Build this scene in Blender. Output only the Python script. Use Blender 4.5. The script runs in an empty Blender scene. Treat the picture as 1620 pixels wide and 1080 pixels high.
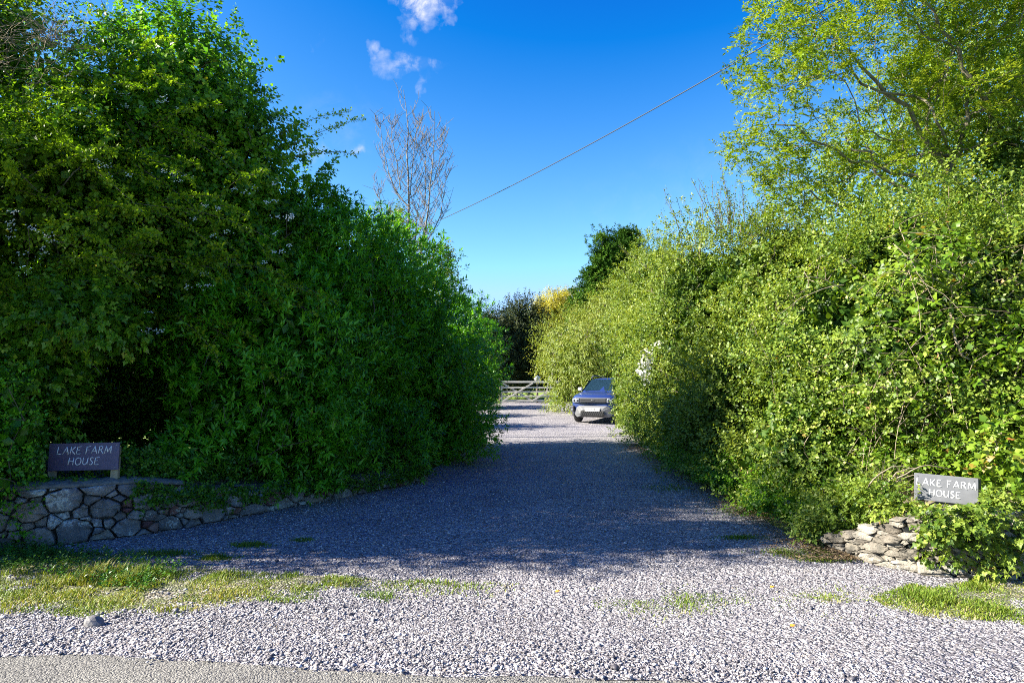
import bpy, bmesh, math, random
import numpy as np
from mathutils import Vector, Matrix, Euler

# ---------------------------------------------------------------- scene, camera, sky, sun
scene = bpy.context.scene
COL = scene.collection
R = math.radians
EYE = 1.64
FPX = 1080.0                      # focal length in photo pixels (24 mm on 36 mm, 1620 wide)
PITCH = math.atan(60 / FPX)       # horizon sits 60 px under the middle of the photo

cam_data = bpy.data.cameras.new('camera')
cam_data.sensor_width = 36; cam_data.lens = 24
cam_data.clip_start = 0.05; cam_data.clip_end = 3000
cam = bpy.data.objects.new('camera', cam_data); COL.objects.link(cam)
cam.location = (0, 0, EYE); cam.rotation_euler = (R(90) + PITCH, 0, 0)
scene.camera = cam

SUN_EL, SUN_AZ = 31.5, 189.0      # azimuth measured counter-clockwise from +X: the sun stands to the left
S2 = Vector((math.cos(R(SUN_EL)) * math.cos(R(SUN_AZ)), math.cos(R(SUN_EL)) * math.sin(R(SUN_AZ)), math.sin(R(SUN_EL))))
sun = bpy.data.lights.new('sun', 'SUN'); sun.energy = 5.0; sun.angle = R(0.53); sun.color = (1.0, 0.93, 0.80)
sun_o = bpy.data.objects.new('sun', sun); COL.objects.link(sun_o)
sun_o.location = S2 * 60; sun_o.rotation_euler = S2.to_track_quat('Z', 'Y').to_euler()

scene.view_settings.view_transform = 'Standard'; scene.view_settings.look = 'None'
scene.view_settings.exposure = 1.95; scene.view_settings.gamma = 1.0
scene.view_settings.use_curve_mapping = False
scene.render.film_transparent = False
cy = scene.cycles
cy.max_bounces = 6; cy.diffuse_bounces = 4; cy.glossy_bounces = 2; cy.transmission_bounces = 4; cy.transparent_max_bounces = 8
cy.use_denoising = False; cy.filter_width = 1.0
cy.sample_clamp_indirect = 4.0
cy.use_adaptive_sampling = True; cy.adaptive_threshold = 0.01

world = bpy.data.worlds.new('World'); scene.world = world; world.use_nodes = True
nt = world.node_tree; nt.nodes.clear()
def N(tree, typ, **kw):
    n = tree.nodes.new(typ)
    for k, v in kw.items():
        if k in n.inputs: n.inputs[k].default_value = v
        else: setattr(n, k, v)
    return n
def L(tree, a, b): tree.links.new(a, b)
def pix_dir(px, py):
    x, z = (px - 810) / FPX, (540 - py) / FPX
    v = Vector((x, 1.0, z)); v.rotate(Euler((PITCH, 0, 0))); return v.normalized()
out = N(nt, 'ShaderNodeOutputWorld'); bg = N(nt, 'ShaderNodeBackground')
sky = N(nt, 'ShaderNodeTexSky', sky_type='NISHITA', sun_disc=False)
sky.sun_elevation = R(SUN_EL); sky.sun_rotation = R(90 - SUN_AZ)
sky.air_density = 1.0; sky.dust_density = 0.25; sky.ozone_density = 3.0; sky.altitude = 200
# grade of the sky's own colour (deeper, purer blue overhead), seen and cast alike
ssp = N(nt, 'ShaderNodeSeparateColor'); L(nt, sky.outputs[0], ssp.inputs[0]); hs = N(nt, 'ShaderNodeCombineColor')
for ch, (mul_, add_, cap_) in enumerate([(1.05, -.97, 1.9), (1.25, -1.2, 3.3), (1.03, 0.0, 5.5)]):
    a = N(nt, 'ShaderNodeMath', operation='MULTIPLY_ADD', use_clamp=False); L(nt, ssp.outputs[ch], a.inputs[0]); a.inputs[1].default_value = mul_; a.inputs[2].default_value = add_
    b = N(nt, 'ShaderNodeMath', operation='MAXIMUM'); L(nt, a.outputs[0], b.inputs[0]); b.inputs[1].default_value = .02
    c_ = N(nt, 'ShaderNodeMath', operation='MINIMUM'); L(nt, b.outputs[0], c_.inputs[0]); c_.inputs[1].default_value = cap_; L(nt, c_.outputs[0], hs.inputs[ch])
# small fair-weather cloud wisps: noise inside soft caps about a few directions of the sky
tc = N(nt, 'ShaderNodeTexCoord')
wn = N(nt, 'ShaderNodeTexNoise', Scale=26.0, Detail=9.0, Roughness=0.68, Distortion=0.5)
wof = N(nt, 'ShaderNodeVectorMath', operation='ADD'); wof.inputs[1].default_value = (3.7, 1.9, 5.3); L(nt, tc.outputs['Generated'], wof.inputs[0]); L(nt, wof.outputs[0], wn.inputs['Vector'])
wob = N(nt, 'ShaderNodeTexNoise', Scale=30.0, Detail=4.0); L(nt, tc.outputs['Generated'], wob.inputs['Vector'])
wsub = N(nt, 'ShaderNodeVectorMath', operation='SUBTRACT'); L(nt, wob.outputs['Color'], wsub.inputs[0]); wsub.inputs[1].default_value = (.5, .5, .5)
wad = N(nt, 'ShaderNodeVectorMath', operation='MULTIPLY_ADD'); L(nt, wsub.outputs[0], wad.inputs[0]); wad.inputs[1].default_value = (.09, .09, .09); L(nt, tc.outputs['Generated'], wad.inputs[2])
total = None
for (px, py, rx, ry, amt) in [(664, -4, 44, 42, 2.6), (640, 0, 34, 22, 1.4), (640, 98, 36, 18, 1.1), (672, 112, 26, 14, 1.0), (600, 82, 15, 20, 1.0), (574, 230, 14, 8, 1.0),
                              (502, 66, 10, 18, 0.35), (498, 238, 26, 16, 0.6), (1500, 330, 500, 150, 0.22), (560, 190, 90, 40, 0.12), (860, -260, 500, 110, 0.9)]:
    d = pix_dir(px, py)
    mp = N(nt, 'ShaderNodeVectorMath', operation='SUBTRACT'); L(nt, wad.outputs[0], mp.inputs[0]); mp.inputs[1].default_value = d
    sc_ = N(nt, 'ShaderNodeVectorMath', operation='MULTIPLY'); L(nt, mp.outputs[0], sc_.inputs[0])
    sc_.inputs[1].default_value = (FPX / rx, FPX / rx, FPX / ry)
    ln = N(nt, 'ShaderNodeVectorMath', operation='LENGTH'); L(nt, sc_.outputs[0], ln.inputs[0])
    mr = N(nt, 'ShaderNodeMapRange'); mr.inputs['From Min'].default_value = 1.15; mr.inputs['From Max'].default_value = 0.0
    mr.inputs['To Min'].default_value = 0.0; mr.inputs['To Max'].default_value = amt
    L(nt, ln.outputs['Value'], mr.inputs['Value'])
    if total is None: total = mr.outputs[0]
    else:
        a = N(nt, 'ShaderNodeMath', operation='MAXIMUM'); L(nt, total, a.inputs[0]); L(nt, mr.outputs[0], a.inputs[1]); total = a.outputs[0]
nr = N(nt, 'ShaderNodeMapRange'); nr.inputs['From Min'].default_value = 0.44; nr.inputs['From Max'].default_value = 0.78; nr.inputs['To Min'].default_value = 0.05
L(nt, wn.outputs['Fac'], nr.inputs['Value'])
mu = N(nt, 'ShaderNodeMath', operation='MULTIPLY', use_clamp=True); L(nt, total, mu.inputs[0]); L(nt, nr.outputs[0], mu.inputs[1])
mixc = N(nt, 'ShaderNodeMix', data_type='RGBA'); L(nt, mu.outputs[0], mixc.inputs[0]); L(nt, hs.outputs[0], mixc.inputs[6])
mixc.inputs[7].default_value = (3.7, 3.8, 4.2, 1)
L(nt, mixc.outputs[2], bg.inputs['Color']); bg.inputs['Strength'].default_value = 0.070
L(nt, bg.outputs[0], out.inputs['Surface'])

# ---------------------------------------------------------------- helpers
def at(px, py, D):
    """world point that a pixel of the photo shows, D metres ahead of the camera (along +Y)"""
    d = pix_dir(px, py); return Vector((d.x / d.y * D, D, EYE + d.z / d.y * D))
def ground_z(x, y):
    return 0.0 if y < 22 else 0.016 * (y - 22)
def gz(y): return np.where(y < 22, 0.0, 0.016 * (np.minimum(y, 60) - 22))

def hash3(ix, iy, iz, s):
    h = (ix * 374761393 + iy * 668265263 + iz * 2147483647 + s * 974634777) & 0xffffffff
    h = ((h ^ (h >> 13)) * 1274126177) & 0xffffffff
    return ((h ^ (h >> 16)) & 0xffff) / 65535.0
def vnoise(P, f=1.0, s=0):
    """value noise in 0..1 at points P (n,3)"""
    Q = np.asarray(P) * f + 100.0; I = np.floor(Q).astype(np.int64); F = Q - I; F = F * F * (3 - 2 * F)
    r = np.zeros(len(Q))
    for dx in (0, 1):
        wx = F[:, 0] if dx else 1 - F[:, 0]
        for dy in (0, 1):
            wy = F[:, 1] if dy else 1 - F[:, 1]
            for dz in (0, 1):
                wz = F[:, 2] if dz else 1 - F[:, 2]
                r += wx * wy * wz * hash3(I[:, 0] + dx, I[:, 1] + dy, I[:, 2] + dz, s)
    return r
def unit(v): return v / np.maximum(np.linalg.norm(v, axis=-1, keepdims=True), 1e-9)

def tag(o, label=None, cat=None, group=None, kind=None):
    if label: o['label'] = label
    if cat: o['category'] = cat
    if group: o['group'] = group
    if kind: o['kind'] = kind
    return o
def empty(name, label, cat, loc=(0, 0, 0), rz=0, group=None):
    o = bpy.data.objects.new(name, None); COL.objects.link(o); o.empty_display_size = 0.2
    o.location = loc; o.rotation_euler = (0, 0, rz); return tag(o, label, cat, group)
def mesh_np(name, V, F, m, parent=None, var=None, smooth=False, local=True):
    """F (n,3) or (n,4); V given in world space: it is moved into the parent's space"""
    V = np.asarray(V, dtype=np.float64); F = np.asarray(F, dtype=np.int32)
    if parent is not None and local: V = V - np.array(parent.location)
    me = bpy.data.meshes.new(name); k = F.shape[1]
    me.vertices.add(len(V)); me.vertices.foreach_set('co', V.astype(np.float32).ravel())
    me.loops.add(F.size); me.loops.foreach_set('vertex_index', F.ravel())
    me.polygons.add(len(F)); me.polygons.foreach_set('loop_start', np.arange(0, F.size, k, dtype=np.int32))
    try: me.polygons.foreach_set('loop_total', np.full(len(F), k, dtype=np.int32))
    except Exception: pass
    if smooth: me.polygons.foreach_set('use_smooth', np.ones(len(F), dtype=bool))
    if var is not None:
        a = me.attributes.new('var', 'FLOAT', 'FACE'); a.data.foreach_set('value', np.asarray(var, dtype=np.float32))
    me.update(calc_edges=True)
    me.materials.append(m)
    o = bpy.data.objects.new(name, me); COL.objects.link(o)
    if parent is not None: o.parent = parent
    return o
def bm_obj(name, bm, m, parent=None, smooth=False):
    me = bpy.data.meshes.new(name); bm.normal_update(); bm.to_mesh(me); bm.free()
    if smooth: me.polygons.foreach_set('use_smooth', np.ones(len(me.polygons), dtype=bool))
    me.materials.append(m)
    o = bpy.data.objects.new(name, me); COL.objects.link(o)
    if parent is not None: o.parent = parent
    return o
def bx(bm, c, s, rot=None, bevel=0.0):
    M = Matrix.Translation(Vector(c)) @ (rot.to_matrix().to_4x4() if rot else Matrix()) @ Matrix.Diagonal((s[0], s[1], s[2], 1))
    r = bmesh.ops.create_cube(bm, size=1.0, matrix=M)
    if bevel:
        es = list({e for v in r['verts'] for e in v.link_edges})
        bmesh.ops.bevel(bm, geom=es, offset=bevel, segments=2, affect='EDGES', profile=0.5)
def bar(bm, a, b, w, t, up=(0, -1, 0)):
    """a plank of section w x t from a to b"""
    a = Vector(a); b = Vector(b); d = (b - a); ln = d.length; d.normalize(); u = Vector(up); s = d.cross(u).normalized(); u = s.cross(d)
    M = Matrix(((d.x, s.x, u.x, 0), (d.y, s.y, u.y, 0), (d.z, s.z, u.z, 0), (0, 0, 0, 1)))
    bmesh.ops.create_cube(bm, size=1.0, matrix=Matrix.Translation((a + b) / 2) @ M @ Matrix.Diagonal((ln, w, t, 1)))

# ---------------------------------------------------------------- materials
def mat(name):
    m = bpy.data.materials.new(name); m.use_nodes = True; t = m.node_tree; t.nodes.clear()
    o = N(t, 'ShaderNodeOutputMaterial'); p = N(t, 'ShaderNodeBsdfPrincipled'); L(t, p.outputs[0], o.inputs['Surface'])
    return m, t, p, o
def ramp(t, stops, src, interp='LINEAR'):
    r = N(t, 'ShaderNodeValToRGB'); r.color_ramp.interpolation = interp
    e = r.color_ramp.elements
    while len(e) < len(stops): e.new(0.5)
    for k, (pos, c) in enumerate(stops): e[k].position = pos; e[k].color = (c[0], c[1], c[2], 1)
    L(t, src, r.inputs['Fac']); return r
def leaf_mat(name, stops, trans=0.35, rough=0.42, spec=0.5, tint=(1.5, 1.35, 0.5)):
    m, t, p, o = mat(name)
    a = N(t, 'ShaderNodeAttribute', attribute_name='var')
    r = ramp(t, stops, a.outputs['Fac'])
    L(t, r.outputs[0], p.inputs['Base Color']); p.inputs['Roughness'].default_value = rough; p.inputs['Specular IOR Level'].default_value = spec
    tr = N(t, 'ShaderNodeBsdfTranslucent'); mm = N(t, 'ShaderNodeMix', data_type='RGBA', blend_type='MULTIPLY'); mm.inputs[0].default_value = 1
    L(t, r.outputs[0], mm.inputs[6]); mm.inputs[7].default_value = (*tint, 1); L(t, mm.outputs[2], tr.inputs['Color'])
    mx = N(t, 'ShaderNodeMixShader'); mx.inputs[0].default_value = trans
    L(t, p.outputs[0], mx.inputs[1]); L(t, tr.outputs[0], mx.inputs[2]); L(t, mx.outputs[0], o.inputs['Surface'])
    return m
def noisy_mat(name, stops, scale=20.0, rough=0.85, bump=0.3, detail=6.0, dist=0.02, metallic=0.0, stretch=None):
    m, t, p, o = mat(name)
    tc = N(t, 'ShaderNodeTexCoord'); src = tc.outputs['Object']
    if stretch:
        mp = N(t, 'ShaderNodeMapping'); mp.inputs['Scale'].default_value = stretch; L(t, src, mp.inputs['Vector']); src = mp.outputs[0]
    n = N(t, 'ShaderNodeTexNoise', Scale=scale, Detail=detail, Roughness=0.6); L(t, src, n.inputs['Vector'])
    r = ramp(t, stops, n.outputs['Fac']); L(t, r.outputs[0], p.inputs['Base Color'])
    p.inputs['Roughness'].default_value = rough; p.inputs['Metallic'].default_value = metallic
    if bump:
        b = N(t, 'ShaderNodeBump', Strength=bump, Distance=dist); L(t, n.outputs['Fac'], b.inputs['Height']); L(t, b.outputs[0], p.inputs['Normal'])
    return m
def plain(name, c, rough=0.5, metallic=0.0, coat=0.0, spec=0.5):
    m, t, p, o = mat(name); p.inputs['Base Color'].default_value = (*c, 1); p.inputs['Roughness'].default_value = rough
    p.inputs['Metallic'].default_value = metallic; p.inputs['Coat Weight'].default_value = coat; p.inputs['Specular IOR Level'].default_value = spec
    return m

M = {}
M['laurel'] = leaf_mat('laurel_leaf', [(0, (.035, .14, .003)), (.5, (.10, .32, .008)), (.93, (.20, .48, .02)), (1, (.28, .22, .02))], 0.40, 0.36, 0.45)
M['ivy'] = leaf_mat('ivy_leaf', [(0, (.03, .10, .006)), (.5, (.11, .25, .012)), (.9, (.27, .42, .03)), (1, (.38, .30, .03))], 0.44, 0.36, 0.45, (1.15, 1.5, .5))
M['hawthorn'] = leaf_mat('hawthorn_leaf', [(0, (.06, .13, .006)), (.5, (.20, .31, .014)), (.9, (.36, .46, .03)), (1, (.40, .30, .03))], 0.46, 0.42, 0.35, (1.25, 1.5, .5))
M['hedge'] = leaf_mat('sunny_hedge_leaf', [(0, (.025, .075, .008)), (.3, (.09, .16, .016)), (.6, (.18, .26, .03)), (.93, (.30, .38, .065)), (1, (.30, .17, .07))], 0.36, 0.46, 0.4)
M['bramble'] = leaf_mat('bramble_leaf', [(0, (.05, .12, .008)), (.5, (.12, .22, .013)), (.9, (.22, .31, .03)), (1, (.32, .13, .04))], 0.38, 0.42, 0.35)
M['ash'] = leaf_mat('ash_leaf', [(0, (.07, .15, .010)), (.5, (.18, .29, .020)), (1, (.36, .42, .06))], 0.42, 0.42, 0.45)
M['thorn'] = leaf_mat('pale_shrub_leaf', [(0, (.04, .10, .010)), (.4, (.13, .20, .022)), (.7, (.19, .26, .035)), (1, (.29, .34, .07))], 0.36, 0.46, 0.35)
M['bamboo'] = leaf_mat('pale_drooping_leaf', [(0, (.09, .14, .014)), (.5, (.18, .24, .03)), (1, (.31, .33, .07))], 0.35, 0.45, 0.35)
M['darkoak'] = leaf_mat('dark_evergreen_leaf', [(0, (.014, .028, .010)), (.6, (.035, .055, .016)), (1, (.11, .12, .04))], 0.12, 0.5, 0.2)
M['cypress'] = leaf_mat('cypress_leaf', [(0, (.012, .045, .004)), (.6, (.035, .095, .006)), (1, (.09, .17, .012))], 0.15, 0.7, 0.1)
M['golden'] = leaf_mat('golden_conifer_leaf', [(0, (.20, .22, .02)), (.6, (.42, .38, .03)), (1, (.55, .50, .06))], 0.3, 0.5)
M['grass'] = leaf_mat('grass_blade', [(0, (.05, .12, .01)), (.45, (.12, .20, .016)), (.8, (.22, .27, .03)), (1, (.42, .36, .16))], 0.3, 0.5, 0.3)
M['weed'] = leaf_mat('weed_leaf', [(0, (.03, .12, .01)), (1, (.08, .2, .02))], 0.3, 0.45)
M['blossom'] = leaf_mat('white_blossom', [(0, (.75, .75, .70)), (1, (.85, .84, .80))], 0.3, 0.6, 0.3, (1, 1, .95))
M['bark'] = noisy_mat('brown_bark', [(.3, (.06, .045, .03)), (.7, (.17, .14, .10))], 14, 0.9, 0.6, stretch=(1, 1, .25))
M['bark_ash'] = noisy_mat('mossy_ash_bark', [(.3, (.07, .055, .035)), (.55, (.16, .14, .09)), (.75, (.22, .21, .10))], 9, 0.9, 0.6)
M['bark_bare'] = noisy_mat('pale_bare_bark', [(.3, (.10, .085, .07)), (.7, (.22, .19, .16))], 9, 0.8, 0.3)
M['deadtwig'] = noisy_mat('dry_twig', [(.3, (.16, .12, .08)), (.7, (.34, .28, .20))], 9, 0.9, 0.2)

def gravel_mat(name, near=1.0):
    m, t, p, o = mat(name)
    tc = N(t, 'ShaderNodeTexCoord')
    v = N(t, 'ShaderNodeTexVoronoi', Scale=55.0); L(t, tc.outputs['Object'], v.inputs['Vector'])
    v2 = N(t, 'ShaderNodeTexVoronoi', Scale=23.0); L(t, tc.outputs['Object'], v2.inputs['Vector'])
    sep = N(t, 'ShaderNodeSeparateColor'); L(t, v.outputs['Color'], sep.inputs[0])
    cr = ramp(t, [(0, (.08, .074, .085)), (.4, (.198, .186, .202)), (.85, (.365, .350, .365)), (1, (.58, .56, .54))], sep.outputs[0])
    n = N(t, 'ShaderNodeTexNoise', Scale=0.9, Detail=5.0, Roughness=0.6); L(t, tc.outputs['Object'], n.inputs['Vector'])
    nrm = ramp(t, [(.3, (.74, .73, .76)), (.7, (1.2, 1.18, 1.12))], n.outputs['Fac'])
    mm = N(t, 'ShaderNodeMix', data_type='RGBA', blend_type='MULTIPLY'); mm.inputs[0].default_value = 1
    L(t, cr.outputs[0], mm.inputs[6]); L(t, nrm.outputs[0], mm.inputs[7])
    # earthy dust showing through in patches
    n2 = N(t, 'ShaderNodeTexNoise', Scale=2.3, Detail=8.0, Roughness=0.7); L(t, tc.outputs['Object'], n2.inputs['Vector'])
    pr = N(t, 'ShaderNodeMapRange'); pr.inputs['From Min'].default_value = .58; pr.inputs['From Max'].default_value = .72; pr.inputs['To Max'].default_value = .55
    L(t, n2.outputs['Fac'], pr.inputs['Value'])
    m2 = N(t, 'ShaderNodeMix', data_type='RGBA'); L(t, pr.outputs[0], m2.inputs[0]); L(t, mm.outputs[2], m2.inputs[6]); m2.inputs[7].default_value = (.27, .24, .20, 1)
    L(t, m2.outputs[2], p.inputs['Base Color']); p.inputs['Roughness'].default_value = 0.75
    b = N(t, 'ShaderNodeBump', Strength=1.0, Distance=0.018); b.invert = True; L(t, v.outputs['Distance'], b.inputs['Height'])
    b2 = N(t, 'ShaderNodeBump', Strength=0.7, Distance=0.03); b2.invert = True; L(t, v2.outputs['Distance'], b2.inputs['Height']); L(t, b.outputs[0], b2.inputs['Normal'])
    L(t, b2.outputs[0], p.inputs['Normal'])
    return m
M['gravel'] = gravel_mat('slate_gravel')
def stone_chip_mat():
    m, t, p, o = mat('slate_chips')
    a = N(t, 'ShaderNodeAttribute', attribute_name='var')
    r = ramp(t, [(0, (.06, .055, .064)), (.4, (.198, .187, .202)), (.8, (.395, .382, .392)), (.93, (.58, .56, .55)), (1, (.38, .29, .22))], a.outputs['Fac'])
    L(t, r.outputs[0], p.inputs['Base Color']); p.inputs['Roughness'].default_value = 0.6
    return m
M['chips'] = stone_chip_mat()
def asphalt():
    m, t, p, o = mat('worn_asphalt')
    tc = N(t, 'ShaderNodeTexCoord')
    v = N(t, 'ShaderNodeTexVoronoi', Scale=95.0); L(t, tc.outputs['Object'], v.inputs['Vector'])
    sep = N(t, 'ShaderNodeSeparateColor'); L(t, v.outputs['Color'], sep.inputs[0])
    r = ramp(t, [(0, (.05, .048, .046)), (.25, (.13, .126, .118)), (1, (.24, .23, .21))], sep.outputs[0])
    n = N(t, 'ShaderNodeTexNoise', Scale=1.4, Detail=6.0); L(t, tc.outputs['Object'], n.inputs['Vector'])
    nr_ = ramp(t, [(.3, (.88, .88, .88)), (.7, (1.1, 1.09, 1.05))], n.outputs['Fac'])
    mm = N(t, 'ShaderNodeMix', data_type='RGBA', blend_type='MULTIPLY'); mm.inputs[0].default_value = 1
    L(t, r.outputs[0], mm.inputs[6]); L(t, nr_.outputs[0], mm.inputs[7]); L(t, mm.outputs[2], p.inputs['Base Color'])
    p.inputs['Roughness'].default_value = 0.8
    b = N(t, 'ShaderNodeBump', Strength=0.9, Distance=0.008); b.invert = True; L(t, v.outputs['Distance'], b.inputs['Height']); L(t, b.outputs[0], p.inputs['Normal'])
    return m
M['asphalt'] = asphalt()
M['soil'] = noisy_mat('dry_soil', [(.3, (.09, .07, .045)), (.7, (.22, .18, .12))], 9, 0.95, 0.8)
def verge_mat():
    m, t, p, o = mat('stony_verge_soil')
    tc = N(t, 'ShaderNodeTexCoord'); v = N(t, 'ShaderNodeTexVoronoi', Scale=60.0); L(t, tc.outputs['Object'], v.inputs['Vector'])
    sep = N(t, 'ShaderNodeSeparateColor'); L(t, v.outputs['Color'], sep.inputs[0])
    r = ramp(t, [(0, (.05, .05, .03)), (.4, (.13, .115, .07)), (.7, (.22, .19, .13)), (.86, (.30, .28, .25)), (1, (.50, .47, .40))], sep.outputs[0])
    n = N(t, 'ShaderNodeTexNoise', Scale=5.0, Detail=6.0); L(t, tc.outputs['Object'], n.inputs['Vector']); mr = N(t, 'ShaderNodeMapRange'); mr.inputs['From Min'].default_value = .4; mr.inputs['From Max'].default_value = .62; L(t, n.outputs['Fac'], mr.inputs['Value'])
    mx = N(t, 'ShaderNodeMix', data_type='RGBA'); L(t, mr.outputs[0], mx.inputs[0]); L(t, r.outputs[0], mx.inputs[6]); mx.inputs[7].default_value = (.09, .11, .03, 1)
    L(t, mx.outputs[2], p.inputs['Base Color']); p.inputs['Roughness'].default_value = .95
    b = N(t, 'ShaderNodeBump', Strength=1.0, Distance=0.015); b.invert = True; L(t, v.outputs['Distance'], b.inputs['Height']); L(t, b.outputs[0], p.inputs['Normal'])
    return m
M['verge'] = verge_mat()
M['field'] = noisy_mat('meadow', [(.3, (.10, .17, .02)), (.7, (.22, .30, .03))], 1.5, 0.95, 0.4)

def rubble_mat(name, cols, lichen, spread):
    m, t, p, o = mat(name)
    tc = N(t, 'ShaderNodeTexCoord'); a = N(t, 'ShaderNodeAttribute', attribute_name='var')
    r = ramp(t, cols, a.outputs['Fac'])
    n = N(t, 'ShaderNodeTexNoise', Scale=11.0, Detail=9.0, Roughness=0.7); L(t, tc.outputs['Object'], n.inputs['Vector'])
    sh = ramp(t, [(.3, (.45, .46, .44)), (.7, (1.35, 1.30, 1.24))], n.outputs['Fac'])
    mm = N(t, 'ShaderNodeMix', data_type='RGBA', blend_type='MULTIPLY'); mm.inputs[0].default_value = 1
    L(t, r.outputs[0], mm.inputs[6]); L(t, sh.outputs[0], mm.inputs[7])
    n2 = N(t, 'ShaderNodeTexNoise', Scale=34.0, Detail=6.0, Roughness=0.75); L(t, tc.outputs['Object'], n2.inputs['Vector'])
    n3 = N(t, 'ShaderNodeTexNoise', Scale=3.2, Detail=3.0); L(t, tc.outputs['Object'], n3.inputs['Vector'])
    ad = N(t, 'ShaderNodeMath', operation='ADD'); L(t, n2.outputs['Fac'], ad.inputs[0]); L(t, n3.outputs['Fac'], ad.inputs[1])
    mr = N(t, 'ShaderNodeMapRange'); mr.inputs['From Min'].default_value = spread; mr.inputs['From Max'].default_value = spread + .10; L(t, ad.outputs[0], mr.inputs['Value'])
    m2 = N(t, 'ShaderNodeMix', data_type='RGBA'); L(t, mr.outputs[0], m2.inputs[0]); L(t, mm.outputs[2], m2.inputs[6]); m2.inputs[7].default_value = (*lichen, 1)
    L(t, m2.outputs[2], p.inputs['Base Color']); p.inputs['Roughness'].default_value = 0.88
    b = N(t, 'ShaderNodeBump', Strength=1.0, Distance=0.045); L(t, n.outputs['Fac'], b.inputs['Height']); L(t, b.outputs[0], p.inputs['Normal'])
    return m
M['rubble'] = rubble_mat('lichened_rubble', [(0, (.16, .15, .14)), (.45, (.24, .23, .23)), (.8, (.30, .28, .25)), (.9, (.34, .25, .19)), (.97, (.17, .07, .07)), (1, (.17, .07, .07))], (.50, .51, .46), 1.06)
M['drystone'] = rubble_mat('pale_drystone', [(0, (.13, .115, .095)), (.5, (.24, .22, .185)), (1, (.36, .335, .29))], (.50, .49, .44), 1.12)
M['mortar'] = noisy_mat('dark_mortar', [(.3, (.04, .038, .033)), (.7, (.11, .10, .085))], 20, 0.95, 0.6)
M['coping'] = noisy_mat('cement_coping', [(.3, (.08, .078, .068)), (.6, (.17, .165, .14)), (.8, (.27, .26, .22))], 14, 0.9, 0.6)

# ---------------------------------------------------------------- foliage
T_KITE = (np.array([(0, 0, 0), (.42, -.5, .10), (1, 0, -.06), (.42, .5, .10)], float), np.array([(0, 2, 1), (0, 3, 2)]))
T_LONG = (np.array([(0, 0, 0), (.34, -.5, .07), (.34, .5, .07), (.62, 0, 0.0), (1, 0, -.14)], float), np.array([(0, 3, 1), (0, 2, 3), (1, 3, 4), (3, 2, 4)]))
T_IVY = (np.array([(.28, 0, -.05), (0, -.10, 0), (-.10, -.32, .03), (.25, -.55, .02), (.45, -.28, .04), (1, 0, -.06), (.45, .28, .04), (.25, .55, .02), (-.10, .32, .03), (0, .10, 0)], float),
         np.array([(0, 1, 2), (0, 2, 3), (0, 3, 4), (0, 4, 5), (0, 5, 6), (0, 6, 7), (0, 7, 8), (0, 8, 9)]))
def leaf_geo(P, D, Nn, Ls, Ws, tpl):
    Tv, Tf = tpl; n = len(P); k = len(Tv)
    D = unit(D); Nn = unit(Nn - (Nn * D).sum(1, keepdims=True) * D); S = np.cross(Nn, D)
    V = P[:, None, :] + (Tv[None, :, 0:1] * Ls[:, None, None]) * D[:, None, :] + (Tv[None, :, 1:2] * Ws[:, None, None]) * S[:, None, :] + (Tv[None, :, 2:3] * Ls[:, None, None]) * Nn[:, None, :]
    F = Tf[None] + (np.arange(n) * k)[:, None, None]
    return V.reshape(-1, 3), F.reshape(-1, 3), len(Tf)
# room left free of leaves in front of the signs, the car's near side and the gate (photo x, y, distance)
CLEAR = [(76, 194, 694, 752, 5, 7.32), (1450, 1546, 742, 796, 4.5, 6.35), (896, 972, 590, 682, 8, 27), (788, 866, 596, 641, 8, 41), (150, 270, 590, 690, 5, 9.5)]
class Leaves:
    def __init__(s): s.V = []; s.F = []; s.var = []; s.n = 0
    def add(s, P, D, Nn, Ls, Ws, var, tpl, ok=None):
        keep = P[:, 2] > 0.03
        jn = (vnoise(P, 6.0, 91) - .5) * 34; jm = (vnoise(P, 6.0, 92) - .5) * 26
        for (x0, x1, y0, y1, d0, d1) in CLEAR:
            q_ = 1.0 if d1 > 9 else .15
            u_ = 810 + FPX * P[:, 0] / P[:, 1] + jn * q_; v_ = 600 - FPX * (P[:, 2] - EYE) / P[:, 1] + jm * q_; keep &= ~((u_ > x0) & (u_ < x1) & (v_ > y0) & (v_ < y1) & (P[:, 1] > d0) & (P[:, 1] < d1))
        P, D, Nn, Ls, Ws, var = P[keep], D[keep], Nn[keep], Ls[keep], Ws[keep], var[keep]
        if not len(P): return
        V, F, k = leaf_geo(P, D, Nn, Ls, Ws, tpl)
        s.V.append(V); s.F.append(F + s.n); s.n += len(V); s.var.append(np.repeat(np.clip(var, 0, 1), k))
    def build(s, name, m, parent):
        return mesh_np(name, np.concatenate(s.V), np.concatenate(s.F), m, parent, np.concatenate(s.var))
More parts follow.
